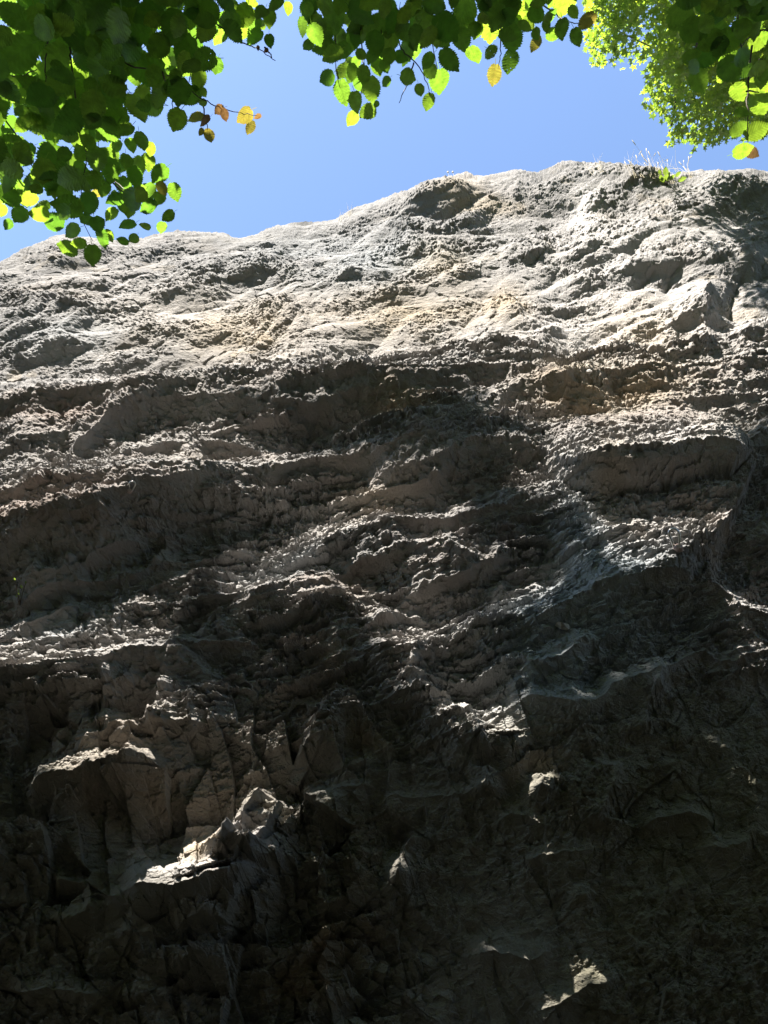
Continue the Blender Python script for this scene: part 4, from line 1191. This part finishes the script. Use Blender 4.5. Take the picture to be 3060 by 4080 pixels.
def canopy():
    rr = random.Random(3)
    S = Vector(SUN)
    lit, mpl = np.array(LIT_POINTS), np.array(MAPLE_POINTS)
    keep = []
    # trees standing behind and beside the path; each is a trunk and clustered foliage
    trunks = [(-5.5, -5.0), (-1.5, -6.5), (3.0, -5.5), (7.0, -4.0), (-8.5, -1.0), (-12, -6), (11, -7), (0, -12), (-7, -13), (7, -13)]
    centres = []
    # foliage over the wall's lower half, along the sun's rays
    for _ in range(900):
        x = rr.uniform(-11, 6); 
        t = rr.uniform(8.5, 15.5)
        zc = rr.uniform(-.5, 7.4)
        p = np.array((rr.uniform(-7.5, 6.5), 4.2, zc)) + SUN * t
        centres.append((p, .75, .12))
    for _ in range(650):
        p = np.array((rr.uniform(-16, 14), rr.uniform(-17, -1.5), rr.uniform(3.5, 17)))
        centres.append((p, 1.3, .30))
    for _ in range(70):
        centres.append((rr.choice(SHADE_POINTS) + SUN * rr.uniform(3.0, 9.0), .8, .15))
    n_try = 145000
    verts, faces = [], []
    hexa = np.array([(0, -.5, 0), (.30, -.18, .05), (.26, .22, .05), (0, .55, -.06), (-.26, .22, .05), (-.30, -.18, .05)])
    ht = np.array([(0, 1, 5), (1, 2, 4), (1, 4, 5), (2, 3, 4)])
    for _ in range(n_try):
        c, sp, big = centres[rr.randrange(len(centres))]
        p = c + np.array((rr.gauss(0, .45), rr.gauss(0, .45), rr.gauss(0, .3))) * sp
        # never inside the picture: stay behind the plane through the top of the frame
        if p[1] > .155 * (p[2] - CAM[2]) - .5: continue
        if p[2] < 2.5 + max(0, (-3 - p[1]) * .55): continue
        nrm = np.array((rr.gauss(0, .5), rr.gauss(0, .5), 1.0)); nrm /= np.linalg.norm(nrm)
        a = rr.uniform(0, 2 * math.pi)
        x = np.cross(nrm, (math.cos(a), math.sin(a), .1)); x /= np.linalg.norm(x)
        y = np.cross(nrm, x)
        s = big * rr.uniform(.7, 1.3)
        if len(lit):
            q = lit - p
            al = q @ -SUN
            dist = np.linalg.norm(q + al[:, None] * SUN, axis=1)
            if ((al > 0) & (dist < .05 + .5 * s)).any(): continue
            q = mpl - p
            al = q @ -SUN
            if ((al > 0) & (np.linalg.norm(q + al[:, None] * SUN, axis=1) < .45)).any(): continue
        L = 0.0
        for e in (p, p + .6 * s * y, p - .6 * s * y, p + .4 * s * x, p - .4 * s * x):
            hit = BVH.ray_cast(Vector(e), -S)
            if hit[0] is not None:
                u, v = to_px(np.array(hit[0]))
                L = max(L, light_wanted(float(u), float(v)))
        if L > .50 or (L > .22 and rr.random() < .65): continue
        faces.append(ht + len(verts) * 6)
        verts.append(p + s * (hexa[:, :1] * x + hexa[:, 1:2] * y + hexa[:, 2:] * nrm))
    V_ = np.concatenate(verts); F_ = np.concatenate(faces)
    nl = len(F_)
    tv, tf = [], []
    for x, y in trunks:
        zb = max(0, (-3 - y) * .55) - .3
        h = rr.uniform(12, 17)
        path = smooth_path([np.array((x, y, zb)), np.array((x + rr.uniform(-.3, .3), y + rr.uniform(-.2, .2), zb + h * .5)), np.array((x + rr.uniform(-.8, .8), y + rr.uniform(-.6, .4), zb + h))], 6)
        n = len(path)
        v, f = tube_arrays(path, [.17 * (1 - .8 * k / n) for k in range(n)], 8)
        o = len(V_) + len(tv)
        tv += v
        for q in f:
            tf += [(q[0] + o, q[1] + o, q[2] + o), (q[0] + o, q[2] + o, q[3] + o)]
    V_ = np.concatenate([V_, np.array(tv)]); F_ = np.concatenate([F_, np.array(tf)])
    me = np_mesh('woodland_canopy', V_, F_)
    o = link('woodland_canopy', me, None, M_CANOPY)
    me.materials.append(M_BARK)
    mi = np.zeros(len(F_), np.int32); mi[nl:] = 1
    me.polygons.foreach_set('material_index', mi)
    tag(o, 'woodland behind the viewer whose leaves dapple the rock with shade', 'woodland', kind='stuff')
canopy()

# ------------------------------------------------------------------ bolts, stones, plants
def frame_at(n):
    n = Vector(n).normalized()
    if n.dot(Vector((0, -1, 0))) < 0: n = -n
    return n

def ring_bolt(u, v, size, label, lean):
    p, n, dist = on_rock(u, v)
    if p is None: return
    n = (frame_at(n) + Vector((0, -1.2, 0))).normalized()
    root = empty('climbing_bolt', p)
    tag(root, label, 'climbing bolt', 'climbing bolts in the rock')
    side = n.cross(Vector((0, 0, 1))).normalized()
    up = side.cross(n).normalized()
    up = (up + side * lean).normalized()
    pts = []
    p = Vector(p) + n * .02
    root.location = p
    base = Vector(p) - n * .03
    # a loop of bent rod whose two legs go into the drilled hole
    for a, r in ((-.16, -.2), (-.22, .45), (-.34, 1.0), (-.26, 1.32), (0, 1.45), (.26, 1.30), (.33, 1.0), (.20, .45), (.14, -.2)):
        pts.append(np.array(base + side * a * size + (n * .72 + up * .75).normalized() * max(r, 0) * size + n * (r if r < 0 else 0) * size * .4))
    path = smooth_path(pts, 5)
    tube('ring', [(path, [size * .085] * len(path))], M_STEEL, root, 8)
    bm = bmesh.new()
    bmesh.ops.create_cone(bm, cap_ends=True, segments=12, radius1=size * .34, radius2=size * .22, depth=size * .30)
    bmesh.ops.bevel(bm, geom=bm.edges[:], offset=size * .03, segments=1, affect='EDGES')
    M = Vector(n).to_track_quat('Z', 'Y').to_matrix().to_4x4(); M.translation = Vector(p) + n * .004
    bmesh.ops.transform(bm, matrix=M, verts=bm.verts)
    me = bpy.data.meshes.new('collar'); bm.to_mesh(me); bm.free()
    link('collar', me, root, M_GLUE)
ring_bolt(2700, 2190, .10, 'steel climbing ring with a pinkish collar on the scaly rock near the picture edge', .3)
ring_bolt(518, 1960, .062, 'small shiny steel loop standing above a thin slanting ledge lip', -.2)

def stone(u, v, size, label, seed, mat, sq=(1.3, 1, .75)):
    p, n, dist = on_rock(u, v)
    if p is None: return
    rr = random.Random(seed)
    bm = bmesh.new()
    bmesh.ops.create_icosphere(bm, subdivisions=3, radius=1)
    pl = [(Vector((rr.gauss(0, 1), rr.gauss(0, 1), rr.gauss(0, 1))).normalized(), rr.uniform(.45, .8)) for _ in range(12)]
    for vtx in bm.verts:
        for nn, d in pl:
            k = vtx.co.dot(nn)
            if k > d: vtx.co -= nn * (k - d)
        vtx.co = Vector((vtx.co.x * sq[0], vtx.co.y * sq[1], vtx.co.z * sq[2])) * size + Vector((rr.gauss(0, 1), rr.gauss(0, 1), rr.gauss(0, 1))) * size * .02
    me = bpy.data.meshes.new('stone'); bm.to_mesh(me); bm.free()
    o = link('stone', me, None, mat)
    o.location = Vector(p) - Vector((0, .35 * size, 0))
    o.rotation_euler = (rr.uniform(-.4, .4), rr.uniform(-.4, .4), rr.uniform(-.5, .5))
    tag(o, label, 'stone')
stone(2238, 2500, .048, 'loose pale stone stuck in a dark square notch of the shaded rock', 4, M_STONE)
stone(2343, 1486, .035, 'small white stone lying on the ledge under the bright face', 9, M_STONE)

def blade_tuft(name, u0, u1, v0, n, h, label, cat, heads=True, seed=1, mat=None):
    rr = random.Random(seed)
    vs, fs = [], []
    base = None
    paths = []
    for _ in range(n):
        u = rr.uniform(u0, u1)
        cv = float(np.interp(u, CREST[:, 0], CREST[:, 1]))
        p, nn, d = on_rock(u, cv + rr.uniform(14, 30))
        if p is None: continue
        p = np.array(p)
        if base is None: base = p
        hh = h * rr.uniform(.4, 1.15)
        lean = np.array((rr.gauss(.12, .22), rr.gauss(-.05, .18), 0)) * hh
        path = [p - (0, 0, .12), p + lean * .25 + (0, 0, hh * .5), p + lean * .8 + (0, 0, hh)]
        if heads and rr.random() < .4:
            e = path[-1]
            path += [e + lean * .05 + (0, 0, .02), e + lean * .2 + (0, 0, .10), e + lean * .25 + (0, 0, .13)]
            paths.append((path, [.0022, .002, .0016, .006, .008, .001]))
        else:
            paths.append((path, [.0026, .002, .0006]))
    root = tube(name, paths, mat or M_STRAW, None, 4)
    tag(root, label, cat)
blade_tuft('grass_tuft', 2500, 2770, 0, 70, .75, 'wispy tuft of pale dry grass on the cliff edge under the maple', 'grass tuft', seed=2)
blade_tuft('grass_tuft', 1345, 1400, 0, 22, .35, 'small faint dry tuft on the sloping skyline beside a rock step', 'grass tuft', heads=False, seed=3)
blade_tuft('grass_tuft', 2330, 2420, 0, 10, .5, 'few thin dry stalks on the highest part of the skyline', 'grass tuft', heads=False, seed=6)

def dry_flower(u, label):
    cv = float(np.interp(u, CREST[:, 0], CREST[:, 1]))
    p, n, d = on_rock(u, cv + 14)
    if p is None: return
    p = np.array(p)
    root = empty('dry_flower', p)
    tag(root, label, 'flower', 'dry flowers on the skyline')
    top = p + np.array((0, 0, .26))
    tube('stem', [([p - (0, 0, .05), (p + top) / 2 + (.01, 0, 0), top], [.003, .0025, .002])], M_STRAW, root, 5)
    tube('flower_head', [([top, top + (0, 0, .015), top + (0, 0, .04), top + (0, 0, .05)], [.003, .012, .015, .003])], M_STRAW, root, 7)
dry_flower(1789, 'tiny dry flower stalk on the skyline bump, beside its twin')
dry_flower(1809, 'tiny dry flower stalk on the skyline bump, nearer the grassy maple side than its twin')

def ledge_plant(u, v, n, size, spread, label, seed):
    rr = random.Random(seed)
    p, nn, d = on_rock(u, v)
    if p is None: return
    p = np.array(p)
    root = empty('ledge_plant', p)
    tag(root, label, 'plant', 'plants growing on the rock')
    me = bpy.data.meshes.new('leaf')
    prof = ((0, .04), (.25, .26), (.55, .32), (.82, .18), (1, .01))
    vs = [(0, t, -.25 * t * t) for t, w in prof] + [(-w, t, -.25 * t * t + .10) for t, w in prof] + [(w, t, -.25 * t * t + .10) for t, w in prof]
    fs = []
    for i in range(4):
        fs += [(i, i + 1, 6 + i, 5 + i), (i + 1, i, 10 + i, 11 + i)]
    me.from_pydata(vs, [], fs)
    me.materials.append(M_PLANT)
    stems = []
    for k in range(n):
        q = p + np.array((rr.gauss(0, spread), -abs(rr.gauss(.05, .04)) - .03, rr.gauss(.05, spread * .8)))
        dirv = q - p + np.array((0, -.05, .03)); dirv /= np.linalg.norm(dirv)
        x = np.cross(dirv, (0, 0, 1)); x /= np.linalg.norm(x)
        nm = np.cross(x, dirv)
        s = size * rr.uniform(.7, 1.2)
        o = bpy.data.objects.new('leaf', me)
        o.matrix_world = Matrix(((x[0] * s, dirv[0] * s, nm[0] * s, q[0]), (x[1] * s, dirv[1] * s, nm[1] * s, q[1]), (x[2] * s, dirv[2] * s, nm[2] * s, q[2]), (0, 0, 0, 1)))
        COL.objects.link(o); o.parent = root
        o.matrix_parent_inverse = Matrix.Translation(-Vector(root.location))
        stems.append(([p, (p + q) / 2 + (0, -.01, 0), q], [.003, .0025, .002]))
    tube('stem', stems, M_TWIG, root, 4)
ledge_plant(2655, 735, 13, .11, .09, 'bright yellow-green leafy plant in a crack just under the grassy skyline', 4)
ledge_plant(80, 2412, 6, .026, .022, 'tiny green plant on a slanting ledge at the picture edge', 8)
